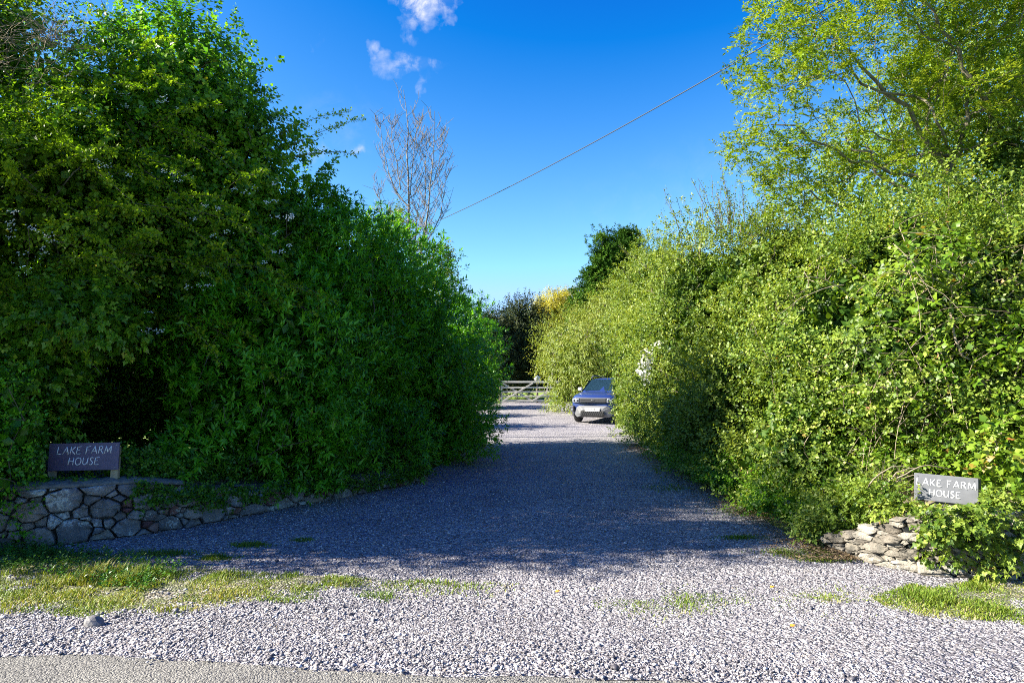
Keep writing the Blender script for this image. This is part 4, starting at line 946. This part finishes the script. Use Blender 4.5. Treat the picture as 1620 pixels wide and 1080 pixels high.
# 4. laurel-like hedge running up the left side of the drive
g = np.random.default_rng(104)
e = empty('broadleaf_hedge', 'dense shaded glossy green hedge along the left side of the drive', 'hedge', (-3.6, 11, 0))
LV = Leaves(); TB = Tubes()
bl = [blob(430, 560, 9.8, 150, 165, 1.4), blob(530, 500, 11.3, 130, 150, 1.5), blob(590, 450, 12.6, 95, 105, 1.4), blob(640, 560, 13.6, 110, 150, 1.5), blob(715, 590, 16.4, 72, 108, 1.5),
      blob(340, 660, 9.0, 80, 90, .9), blob(450, 690, 9.6, 120, 75, 1.0), blob(570, 690, 11.4, 115, 70, 1.1), blob(680, 670, 14, 90, 72, 1.2), blob(480, 380, 11.0, 80, 70, 1.0)] + [(np.array(c_), np.array([1.0, 1.4, r_])) for c_, r_ in (((-4.5, 23.0, 1.7), 1.9), ((-4.1, 28.5, 1.5), 1.6), ((-4.6, 34, 1.9), 2.1))]  # last masses: unseen growth added to throw shadow streaks on the far drive
P, O, I = crown(LV, g, bl, 17 * QL, 31, .28, 8, 10, .105, .32, T_LONG, ln=.13, flat=.8, lift=.3, rough=.40, freq=1.5, whorl=.5, spread=.8, gap=.10, up=.9, fill=1.6)
rp = [np.array([-3.9, 9.9, 0]), np.array([-3.9, 9.9, .5])]
grow(TB, g, rp, pick(g, P[P[:, 1] < 12], 150), .005); grow(TB, g, [np.array([-2.9, 14.5, 0]), np.array([-2.9, 14.5, .6])], pick(g, P[P[:, 1] >= 12], 150), .005)
finish(e, LV, M['laurel'], TB, M['bark'])
# young twigs poking out of its top
# thicket filling the bank behind the sign
g = np.random.default_rng(109)
e = empty('thicket', 'deeply shaded thicket closing the hollow above the purple sign', 'thicket', (-7.5, 12, 0))
LV = Leaves(); TB = Tubes(); P, O, I = crown(LV, g, [blob(60, 560, 11.5, 170, 110, 1.0), blob(260, 600, 11.8, 160, 110, 1.0), blob(420, 560, 13.5, 140, 130, 1.0), blob(-200, 560, 11, 200, 140, 1.2), blob(100, 660, 10.6, 220, 60, .7), blob(300, 420, 13, 200, 100, 1.2), blob(560, 600, 15.5, 140, 90, 1.2), blob(-150, 640, 9.6, 160, 90, 1.0), blob(-420, 560, 12, 260, 160, 1.5), (np.array([-11.5, 10.5, 1.9]), np.array([1.8, 2.6, 2.1])), (np.array([-9.2, 10.0, 2.5]), np.array([1.0, 2.8, 2.5])), (np.array([-8.6, 8.6, 1.6]), np.array([.9, 1.4, 1.8]))],  # masses in plain coordinates are unseen, added to keep sun off the thicket
    13, 39, .35, 9, 8, .08, .75, ln=.25, rough=.2, back=.9, fill=2.0)
grow(TB, g, [np.array([-7.5, 12, 0]), np.array([-7.5, 12, 1.0])], pick(g, P, 150), .006, bend=.4)
finish(e, LV, M['ivy'], TB, M['bark'])
# 5. shrub at the bottom left corner
g = np.random.default_rng(105)
e = empty('corner_shrub', 'leafy low shrub at the left edge beside the end of the wall', 'shrub', at(-10, 800, 6.7)); e.location.z = 0
LV = Leaves(); TB = Tubes()
bl = [blob(-10, 690, 6.75, 60, 90, .5), blob(-40, 790, 6.55, 75, 70, .5), blob(-220, 740, 6.7, 150, 130, .8), blob(-500, 700, 6.8, 180, 180, .9)]
P, O, I = crown(LV, g, bl, 22, 37, .2, 8, 8, .045, .6, T_KITE, ln=.16, rough=.2, lift=.3, gap=.1)
grow(TB, g, [np.array([e.location.x - .2, 6.9, 0]), np.array([e.location.x - .2, 6.9, .4])], pick(g, P, 120), .004)
finish(e, LV, M['laurel'], TB, M['bark'])
# 6. ivy creeping over the foot of the hedge and the wall
g = np.random.default_rng(106)
e = empty('creeping_ivy', 'dark small leaved ivy spilling over the top of the left wall', 'ivy', (-3, 9, .3))
LV = Leaves(); n_ = 2600; f = g.random(n_) ** .9; xs_ = np.interp(f, np.linspace(0, 1, len(LW)), [p[0] for p in LW]); ys_ = np.interp(f, np.linspace(0, 1, len(LW)), [p[1] for p in LW]); hs_ = np.interp(f, np.linspace(0, 1, len(LW)), [p[2] for p in LW])
back = np.abs(g.normal(0, .30, n_)); hang = vnoise(np.column_stack([f * 9, f * 0, f * 0]), 1.0, 4)
over = (g.random(n_) < .42) & (f > .36) ; w = np.where(over, .05 + .07 * g.random(n_), -.12 - back)
zz = np.where(over, hs_ - hs_ * (.75 * hang) * g.random(n_), hs_ + .05 + .30 * g.random(n_) * (f > .0))
B = np.column_stack([xs_ + .80 * w, ys_ - .60 * w, zz]); sprigs(LV, g, B, g.normal(0, 1, (n_, 3)) + (.5, -.6, 0), np.full(n_, .12), 8, .036, .9, g.random(n_) * .6, T_KITE, 1.1, up=.4, outw=np.tile((.7, -.6, .3), (n_, 1)), droop=.3)
bl = [blob(250, 755, 8.4, 90, 34, .5), blob(370, 752, 9.2, 80, 30, .5), blob(480, 748, 10.2, 80, 30, .5), blob(590, 742, 11.2, 70, 26, .5), blob(690, 725, 14.0, 60, 26, .6), blob(745, 700, 16.8, 34, 30, .6)]
crown(LV, g, bl, 26, 33, .18, 8, 8, .038, .85, T_KITE, ln=.13, lift=0, droop=.3, rough=.3, freq=2)
finish(e, LV, M['ivy'], None, None)
# 7. bare tree behind the hedge
g = np.random.default_rng(107)
BY = 19.0
bb = at(655, 600, BY); e = empty('bare_tree', 'slender leafless pale barked tree rising behind the left hedge', 'tree', (bb.x, BY, 0))
TB = Tubes(); TW = Tubes()
def limb(T, p0, p1, r0, r1, curve=(0, 0, 0), m=9):
    f = np.linspace(0, 1, m)[:, None]; p0 = np.array(p0); p1 = np.array(p1); pts = p0 + (p1 - p0) * f + np.array(curve) * np.sin(f * math.pi) + g.normal(0, .018, (m, 3)); T.tube(pts, np.linspace(r0, r1, m), 6); return pts
leaders = []
A = limb(TB, (bb.x, BY, 0), at(652, 430, BY), .085, .06)
for tgt, st_, r in [((641, 142), (650, 420), .045), ((688, 175), (655, 440), .038), ((601, 185), (650, 330), .022), ((665, 300), (652, 420), .03), ((672, 350), (664, 470), .02), ((707, 250), (668, 390), .02), ((596, 275), (648, 400), .018), ((616, 190), (634, 300), .018), ((661, 185), (648, 310), .016), ((675, 200), (672, 330), .014), ((697, 210), (676, 300), .014)]:
    leaders.append((limb(TB, at(*st_, BY), np.array(at(*tgt, BY + g.normal() * .5)), r, .006, (.0, 0, -.0) if abs(tgt[0] - st_[0]) < 20 else ((tgt[0] - st_[0]) * .0035, 0, -.35)), r))
for pts, r in leaders:
    for k in range(26):
        f = .12 + .86 * g.random(); q = f * (len(pts) - 1); i = min(int(q), len(pts) - 2); s = pts[i] + (pts[i + 1] - pts[i]) * (q - i)
        sd = 1 if g.random() > .5 else -1; L_ = (.18 + .62 * g.random() * (1.12 - f)) * (1.5 if r > .03 else .9)
        d0 = np.array([sd * (.7 + .3 * g.random()), g.normal() * .6, .15]); ff = np.linspace(0, 1, 6)[:, None]
        p = s + d0 * L_ * ff * .75 + np.array([0, 0, 1.0]) * L_ * ff ** 1.9; TW.tube(p, np.linspace(.008, .0045, 6), 4)
        for kk in range(4):
            s2 = p[2 + kk % 4]; p2 = s2 + np.linspace(0, 1, 4)[:, None] * np.array([g.normal() * .10, g.normal() * .08, .10 + .12 * g.random()]); TW.tube(p2, np.linspace(.006, .004, 4), 3)
TB.build('trunk', M['bark_bare'], e); TW.build('twigs', M['bark_bare'], e)
# 8. small pale green tree behind
g = np.random.default_rng(108)
pb = at(700, 600, 20.0); e = empty('small_tree', 'small light green tree in full sun poking above the hedge', 'tree', (pb.x, 20, 0))
LV = Leaves(); TB = Tubes(); bl = [blob(692, 425, 20, 20, 30), blob(703, 398, 20, 10, 18), blob(622, 352, 19.5, 18, 16), blob(700, 460, 20, 24, 30)]
P, O, I = crown(LV, g, bl, 22, 41, .18, 7, 7, .075, .6, ln=.2, rough=.4, gap=.2, fill=False)
grow(TB, g, [np.array([pb.x, 20, 0]), np.array([pb.x, 20, 2.5]), np.array([pb.x, 20, 4.2])], pick(g, P, 90), .006)
finish(e, LV, M['thorn'], TB, M['bark'], 'crown', 'trunk')
# ---------------------------------------------------------------- plants on the right
# 9. big sunlit hedge
g = np.random.default_rng(201)
e = empty('tall_hedge', 'tall sunlit tangled hedge filling the right side above the wall', 'hedge', (4.6, 8, 0))
LV = Leaves(); TB = Tubes()
bl = [blob(1460, 520, 8.0, 170, 190, 1.2), blob(1640, 500, 7.8, 150, 190, 1.2), blob(1330, 560, 8.7, 130, 180, 1.2), blob(1270, 690, 8.3, 90, 100, .9), blob(1400, 640, 8.3, 100, 120, .9),
      blob(1560, 640, 7.6, 130, 90, .9), blob(1400, 420, 9.2, 140, 110, 1.2), blob(1560, 420, 8.8, 150, 110, 1.2), blob(1800, 560, 7.6, 190, 220, 1.3), blob(1700, 700, 6.9, 110, 60, .7), blob(1340, 760, 7.6, 60, 45, .5)]
P, O, I = crown(LV, g, bl, 22 * QL, 51, .24, 9, 8, .044, .78, T_KITE, ln=.16, flat=.7, lift=.35, rough=.52, freq=1.5, gap=.24, up=.7, fill=1.6)
grow(TB, g, [np.array([4.3, 8.6, 0]), np.array([4.3, 8.6, .6]), np.array([4.4, 8.7, 1.2])], pick(g, P, 420), .004, bend=.35)
# long bare arching canes in the tangle
for _ in range(150):
    px, py = 1330 + 290 * g.random(), 380 + 370 * g.random(); s = np.array(at(px, py, 7.1 + .5 * g.random())); d = unit(np.array([g.normal() * 1.0, -.25, g.normal() * .6 + .2])); L_ = .3 + .7 * g.random(); f = np.linspace(0, 1, 7)[:, None]
    TB.tube(s + d * L_ * f + np.array([0, 0, -.4]) * L_ * f ** 2 + g.normal(0, .01, (7, 3)).cumsum(0), np.linspace(.005, .002, 7), 3)
finish(e, LV, M['hedge'], TB, M['deadtwig'])
# bramble leaves threaded through it: larger and broader
g = np.random.default_rng(202)
e = empty('bramble', 'broad leaved bramble scrambling over the hedge at the right edge', 'bramble', (5.2, 7.6, 0))
LV = Leaves(); bl = [blob(1540, 380, 8.2, 75, 45, .4), blob(1600, 600, 6.9, 70, 90, .5), blob(1580, 720, 6.6, 60, 50, .4), blob(1470, 450, 7.1, 60, 60, .3), blob(1430, 610, 7.3, 60, 40, .3)]
TB = Tubes(); P, O, I = crown(LV, g, bl, 16, 53, .22, 6, 6, .075, .78, T_LONG, ln=.2, rough=.4, gap=.35, fill=False)
grow(TB, g, [np.array([5.0, 7.5, 0]), np.array([5.0, 7.5, 1.0])], pick(g, P, 80), .004, bend=.4)
finish(e, LV, M['bramble'], TB, M['deadtwig'], 'foliage', 'canes')
# 10. pale spiky shrub further up the drive
g = np.random.default_rng(203)
e = empty('spiky_shrub', 'pale green shrub with upright spiky shoots leaning over the drive', 'shrub', (4.2, 13, 0))
LV = Leaves(); TB = Tubes()
bl = [blob(1110, 490, 13, 95, 135, 1.5), blob(1195, 470, 12, 90, 130, 1.4), blob(1060, 560, 15.5, 80, 120, 1.5), blob(1040, 520, 18, 80, 90, 1.5), blob(1170, 620, 10.8, 85, 110, 1.1), blob(1090, 660, 12.5, 60, 80, 1.0),
      blob(1010, 600, 20, 55, 80, 1.3), blob(1025, 660, 18.5, 50, 55, 1.2), blob(1040, 440, 17.5, 60, 60, 1.3), blob(1250, 430, 12.2, 90, 100, 1.3), blob(992, 640, 21.0, 24, 34, .7), blob(1210, 735, 9.0, 60, 70, .8), blob(1240, 600, 10.6, 80, 130, 1.1), blob(1140, 690, 11.2, 70, 75, 1.0), blob(1080, 700, 14, 45, 50, .9), blob(1040, 680, 17, 40, 45, .9)]
P, O, I = crown(LV, g, bl, 17 * QL, 55, .28, 9, 8, .052, .70, T_KITE, ln=.15, flat=.75, lift=.4, rough=.46, freq=1.3, gap=.18, fill=1.6)
# long shoots standing out of the top
for _ in range(75):
    px = 1015 + 260 * g.random(); top = np.interp(px, [1010, 1040, 1100, 1150, 1200, 1280], [430, 375, 340, 300, 330, 330]); D_ = np.interp(px, [1010, 1100, 1280], [17.5, 13, 12]) + g.normal() * .4
    s = np.array(at(px, top + 50 + 30 * g.random(), D_)); d = unit(np.array([-.15 + g.normal() * .28 - .25 * (px < 1100), g.normal() * .2, 1.0])); L_ = (.5 + .9 * g.random() ** 1.5); m = 8; f = np.linspace(0, 1, m)[:, None]
    pts = s + d * L_ * f + g.normal(0, .015, (m, 3)).cumsum(0); TB.tube(pts, np.linspace(.008, .003, m), 4)
    nb = 16; tt = g.random(nb) * (m - 1.01); i0 = tt.astype(int); B = pts[i0] + (pts[i0 + 1] - pts[i0]) * (tt - i0)[:, None]; sprigs(LV, g, B, unit(g.normal(0, 1, (nb, 3)) + (0, 0, .8)), .09 * (.5 + g.random(nb)), 4, .045, .55, g.random(nb), T_KITE)
grow(TB, g, [np.array([4.0, 12.5, 0]), np.array([4.0, 12.5, .8]), np.array([4.0, 12.6, 1.6])], pick(g, P[P[:, 1] < 15], 220), .005, bend=.25)
grow(TB, g, [np.array([4.6, 18.5, 0]), np.array([4.6, 18.5, .8])], pick(g, P[P[:, 1] >= 15], 130), .005, bend=.25)
finish(e, LV, M['thorn'], TB, M['bark'])
# 11. white flowered rose in the shrub
g = np.random.default_rng(204)
e = empty('white_rose', 'climbing rose with white flowers in the pale hedge right of the car', 'rose', at(1020, 585, 14.2))
LV = Leaves(); crown(LV, g, [blob(1020, 580, 14.3, 22, 40, .3)], 20, 3, .25, 6, 7, .05, .6, ln=.2, fill=False); LV.build('foliage', M['hedge'], e)
BV = Leaves()
for px, py in [(1018, 578), (1024, 583), (1021, 592), (1026, 555), (1016, 563), (1030, 570), (1022, 600), (1012, 588), (1040, 545), (1024, 573)]:
    q = np.array(at(px, py, 13.6)); B = q + g.normal(0, .045, (14, 3)); i = np.repeat(np.arange(14), 5); a = np.tile(np.arange(5) * 1.257, 14)
    BV.add(B[i], np.stack([np.cos(a), np.sin(a) * .4 - .3, np.sin(a)], 1), np.array([-.3, -.8, .4]) + np.zeros((70, 3)), np.full(70, .03), np.full(70, .03), g.random(70), T_KITE)
BV.build('flowers', M['blossom'], e)['kind'] = 'stuff'
# 12. low dark ivy along the foot of the hedge
g = np.random.default_rng(205)
e = empty('ivy_edging', 'low dark ivy bank along the right edge of the shaded gravel', 'ivy', (3.2, 10, 0))
LV = Leaves(); bl = [blob(1055, 732, 14.0, 30, 26, .8), blob(1078, 742, 12.8, 36, 32, .9), blob(1118, 752, 11.2, 46, 40, .9), blob(1165, 772, 9.8, 52, 44, .8), blob(1215, 792, 8.6, 54, 46, .7), blob(1262, 812, 7.8, 44, 44, .5)]
P, O, I = crown(LV, g, bl, 32, 57, .16, 8, 8, .034, .85, T_KITE, ln=.12, flat=.9, lift=.1, droop=.2, rough=.25, freq=2.2, gap=.1)
finish(e, LV, M['ivy'], None, None)
# 13. ivy over the right wall
g = np.random.default_rng(206)
e = empty('wall_ivy', 'bright ivy tumbling over the drystone wall under the grey sign', 'ivy', (4, 5.9, .3))
LV = Leaves(); bl = [blob(1330, 805, 6.9, 52, 34, .30), blob(1390, 796, 6.6, 46, 24, .26), blob(1300, 845, 6.75, 36, 26, .20), blob(1270, 850, 7.1, 30, 28, .22), blob(1420, 800, 6.2, 24, 12, .14)]
crown(LV, g, bl, 70, 61, .10, 8, 7, .034, .9, T_IVY, ln=.10, flat=.9, lift=.1, droop=.35, rough=.3, freq=3, up=.5, inner=.2)
bl = [blob(1540, 850, 5.78, 62, 48, .17), blob(1600, 850, 5.8, 62, 55, .2), blob(1700, 850, 5.85, 80, 55, .22), blob(1490, 822, 5.80, 34, 14, .16), blob(1550, 820, 5.8, 70, 16, .2), blob(1850, 850, 5.9, 100, 60, .22)]
crown(LV, g, bl, 85, 63, .09, 8, 6, .042, 1.0, T_IVY, ln=.10, flat=.9, lift=.1, droop=.45, rough=.3, freq=3, up=.45, inner=.2)
finish(e, LV, M['hedge'], None, None)
# shaded leafy hollow behind the grey sign
g = np.random.default_rng(208)
e = empty('undergrowth', 'shaded bushy undergrowth and grassy stems behind the grey sign', 'shrub', (4.3, 7.0, .4))
LV = Leaves(); bl = [blob(1440, 745, 7.3, 70, 40, .5), blob(1560, 750, 6.9, 80, 50, .5), blob(1400, 700, 7.9, 80, 60, .5), blob(1650, 760, 6.7, 70, 50, .5)]
crown(LV, g, bl, 24, 67, .2, 7, 7, .05, .8, T_KITE, ln=.16, rough=.4, gap=.25, fill=True); TB = Tubes()
for _ in range(60):
    s = np.array(at(1380 + 70 * g.random(), 790, 6.9 + .2 * g.random())); d = unit(np.array([g.normal() * .25, -.1, 1])); f = np.linspace(0, 1, 6)[:, None]; TB.tube(s + d * (.3 + .3 * g.random()) * f + np.array([g.normal() * .2, 0, -.1]) * f ** 2, np.linspace(.004, .001, 6), 3)
for a_, b_ in [((1385, 790), (1470, 752)), ((1392, 776), (1455, 742)), ((1420, 758), (1505, 742)), ((1372, 770), (1440, 738))]:
    p0 = np.array(at(*a_, 6.5)); p1 = np.array(at(*b_, 6.55)); f = np.linspace(0, 1, 8)[:, None]; TB.tube(p0 + (p1 - p0) * f + np.array([0, 0, .08]) * np.sin(f * 3.14) + g.normal(0, .006, (8, 3)), np.linspace(.007, .003, 8), 4)
finish(e, LV, M['bramble'], TB, M['deadtwig'], 'foliage', 'stems')
# 14. ash tree reaching over from the right
g = np.random.default_rng(207)
AX, AY = 6.6, 10.2
e = empty('ash_tree', 'ash tree with open sunlit crown reaching in from the right', 'tree', (AX, AY, 0))
LV = Leaves(); TB = Tubes()
bl = [blob(1270, 90, 9.6, 115, 110, 1.4), blob(1230, 240, 9.8, 85, 70, 1.2), blob(1330, 270, 10, 130, 70, 1.3), blob(1420, 130, 10.2, 170, 160, 1.5), blob(1580, 120, 10.6, 170, 190, 1.6), blob(1340, -80, 9.8, 170, 120, 1.5), blob(1560, -120, 10.5, 220, 160, 1.6),
      blob(1185, 215, 9.7, 42, 36, .7), blob(1800, 60, 10.5, 200, 250, 1.6)]
P = []
for c, r in bl:
    n_ = int(4.19 * r[0] * r[1] * r[2] * 24 + 10); u = unit(g.normal(0, 1, (n_, 3))) * (g.random(n_) ** .36)[:, None]; P.append(c + u * r)
P = np.concatenate(P); P = P[vnoise(P, 1.1, 71) > .33]
root = [np.array([AX, AY, 0]), np.array([AX + .05, AY, 1.2]), np.array([AX - .1, AY, 2.4]), np.array([AX + .05, AY + .1, 3.6]), np.array([AX, AY, 4.8])]
grow(TB, g, root, pick(g, P, 1600), .0038, 2.5, bend=.22, path_w=.30, rmax=.24)
for a_, b_, r0_, c_ in [((1545, 345), (1290, 40), .05, .3), ((1560, 300), (1225, 195), .035, -.1), ((1535, 350), (1330, 210), .05, -.25), ((1600, 250), (1430, -40), .055, .2), ((1500, 370), (1280, 300), .035, -.1)]:
    p0 = np.array(at(*a_, 10.2)); p1 = np.array(at(*b_, 9.8)); f = np.linspace(0, 1, 12)[:, None]; TB.tube(p0 + (p1 - p0) * f + np.array([0, 0, c_]) * np.sin(f * 3.14) + g.normal(0, .045, (12, 3)), np.linspace(r0_, .010, 12), 8)
# every shoot end carries a star of compound leaves
n_ = len(P); k = 8; i = np.repeat(np.arange(n_), k); B = P[i] + g.normal(0, .06, (n_ * k, 3))
D_ = unit(np.array([-.2, -.1, .45]) + g.normal(0, .75, (n_ * k, 3))); cv = g.random(n_)
rach = .12 + .08 * g.random(n_ * k)
for j in range(9):     # leaflets in pairs along the leaf stalk
    t = (j // 2 + 1) / 5.0; sgn = 1 if j % 2 else -1
    side = unit(np.cross(D_, np.array([0, 0, 1.]) + g.normal(0, .15, D_.shape)))
    bend = np.array([0, 0, -.35]) * (t ** 2)
    ld = (D_ * .55 + side * sgn * .9 + bend) if j < 8 else D_ + bend
    LV.add(B + D_ * (rach * t)[:, None] + bend * rach[:, None] * .5, ld + g.normal(0, .12, D_.shape), np.array([0, 0, 1.]) + g.normal(0, .3, D_.shape), .062 * (.7 + .5 * g.random(n_ * k)), .026 * (.8 + .4 * g.random(n_ * k)), cv[i] * .6 + g.random(n_ * k) * .4, T_KITE)
LV.build('crown', M['ash'], e); TB.build('trunk', M['bark_ash'], e)
# fuller tree behind the ash
g = np.random.default_rng(210)
bt = at(1560, 600, 15.5); e = empty('roadside_tree', 'fuller broadleaf tree behind the ash closing the top right corner', 'tree', (bt.x, 15.5, 0))
LV = Leaves(); TB = Tubes(); bl = [blob(1560, 150, 15.5, 190, 190, 2), blob(1440, 260, 15, 130, 110, 1.8), blob(1330, 320, 15, 90, 60, 1.4), blob(1700, 100, 15, 200, 200, 2), blob(1600, 330, 14.5, 160, 90, 1.6)]
P, O, I = crown(LV, g, bl, 5.0, 75, .42, 9, 7, .075, .62, T_KITE, ln=.3, rough=.35, freq=.7, gap=.30, fill=.12, inner=.35)
b0 = np.array([bt.x, 15.5, 0]); grow(TB, g, [b0, b0 + (0, 0, 1.5), b0 + (.1, 0, 3.0), b0 + (0, .1, 4.4)], pick(g, P, 300), .006, 2.4, bend=.25)
finish(e, LV, M['ash'], TB, M['bark_ash'], 'crown', 'trunk')
# ivy climbing the ash trunk
g = np.random.default_rng(209)
e = empty('trunk_ivy', 'glossy ivy sleeve climbing the ash trunk near the right edge', 'ivy', (AX, AY, 2.5))
LV = Leaves(); bl = [blob(1545, 330, 10.0, 75, 70, .6), blob(1590, 250, 10.1, 60, 90, .5), blob(1480, 350, 9.8, 60, 40, .5), blob(1640, 330, 10.0, 80, 90, .6)]
crown(LV, g, bl, 18, 73, .22, 8, 7, .055, .85, T_KITE, ln=.15, flat=.9, lift=0, droop=.5, rough=.3, freq=1.6, gap=.2)
finish(e, LV, M['hedge'], None, None)

# ---------------------------------------------------------------- plants beyond the car and the gate
def far_plant(name, label, cat, bl, seed, leafm, dens, cr, spc, k, leaf, asp, trunk, mb='bark', tpl=T_KITE, lift=.4, droop=0, rough=.3, freq=.6, ln=.4, gap=.12, flat=.8, group=None, whorl=0, fill=.15):
    g = np.random.default_rng(seed); c = at(*trunk); e = empty(name, label, cat, (c.x, c.y, float(gz(c.y)) - .1), group=group)
    LV = Leaves(); P, O, I = crown(LV, g, bl, dens, seed, cr, spc, k, leaf, asp, tpl, ln=ln, flat=flat, lift=lift, droop=droop, rough=rough, freq=freq, gap=gap, fill=fill, whorl=whorl, zmin=.3)
    TB = Tubes(); b0 = np.array([c.x, c.y, float(gz(c.y)) - .1]); grow(TB, g, [b0, b0 + (0, 0, .7), b0 + (0, .1, 1.6)], pick(g, P, 90), .012)
    finish(e, LV, M[leafm], TB, M[mb], 'crown', 'trunk'); return e
far_plant('drooping_bush', 'big pale green drooping leaved bush behind the parked car', 'bush', [blob(925, 570, 31, 62, 66, 2.0), blob(975, 540, 30, 60, 70, 2.0), blob(900, 540, 33, 40, 45, 1.6), blob(895, 612, 31, 32, 30, 1.2), blob(1000, 500, 31, 60, 50, 2), blob(950, 610, 30.5, 60, 44, 1.4), blob(884, 632, 32, 18, 14, .8)],
          301, 'bamboo', 4.5, .55, 8, 8, .15, .26, (940, 600, 31.5), lift=.0, droop=.75, ln=.5, tpl=T_LONG, freq=.5)
far_plant('evergreen_tree', 'dark grey green evergreen tree standing behind the gate', 'tree', [blob(815, 545, 46, 50, 66, 2.3), blob(790, 560, 45, 36, 60, 2), blob(848, 560, 47, 32, 60, 2), blob(830, 510, 46, 28, 34, 1.5)], 302, 'darkoak', 5.0, .6, 8, 8, .16, .5, (818, 610, 46.5), lift=.7, freq=.5)
far_plant('evergreen_tree', 'broad leafy dark tree half hidden behind the end of the left hedge', 'tree', [blob(745, 560, 42, 50, 70, 2.3), blob(770, 520, 43, 26, 32, 1.4)], 303, 'darkoak', 2.6, .6, 8, 8, .16, .5, (750, 610, 43), freq=.5)
far_plant('golden_conifer', 'golden yellow conifer top showing between the darker trees', 'tree', [blob(878, 500, 54, 28, 32, 2), blob(858, 512, 54, 18, 26, 1.5), blob(890, 492, 55, 20, 24, 1.5), blob(905, 490, 55, 18, 24, 1.5)], 304, 'golden', 7, .5, 8, 8, .16, .35, (880, 590, 54), lift=.9, freq=.8, ln=.5)
far_plant('cypress', 'tall dark green conifer with a narrow dense rounded top', 'tree', [blob(990, 440, 44, 27, 68, 1.2), blob(992, 395, 44, 21, 30, .9), blob(1000, 490, 44, 34, 60, 1.4)], 305, 'cypress', 16, .38, 9, 8, .14, .55, (990, 590, 44), lift=.7, rough=.22, freq=1.3, ln=.2, gap=0)
far_plant('cypress', 'tall dark conifer with layered open branches left of the dense one', 'tree', [blob(956, 400, 42, 15, 30, .9), blob(950, 440, 42, 24, 24, 1.1), blob(938, 475, 42, 27, 24, 1.3), blob(962, 480, 42, 34, 40, 1.5), blob(930, 500, 42, 22, 22, 1)], 306, 'cypress', 14, .38, 9, 8, .14, .55, (958, 590, 42), lift=.4, rough=.45, freq=1.0, ln=.2, gap=.2, flat=.5)
far_plant('field_bush', 'low green bush beside the left end of the gate', 'bush', [blob(776, 612, 36, 20, 34, .9), blob(760, 610, 34, 30, 40, 1)], 307, 'laurel', 6, .3, 8, 8, .10, .5, (772, 630, 35.5), freq=1)
far_plant('field_hedge', 'dark distant hedge closing the view behind the gate', 'hedge', [blob(600 + 70 * q, 590, 62, 60, 40, 3) for q in range(9)], 308, 'darkoak', 1.2, .8, 7, 7, .22, .5, (850, 620, 63), freq=.4)
grass('grass', 26, 6000, lambda g, n: np.column_stack([-1.8 + 7 * g.random(n), 40.2 + 8 * g.random(n)]), .18, zf=lambda P: gz(P[:, 1]) - .05)
print('TRIS', sum(len(o.data.polygons) for o in bpy.data.objects if o.type == 'MESH'))
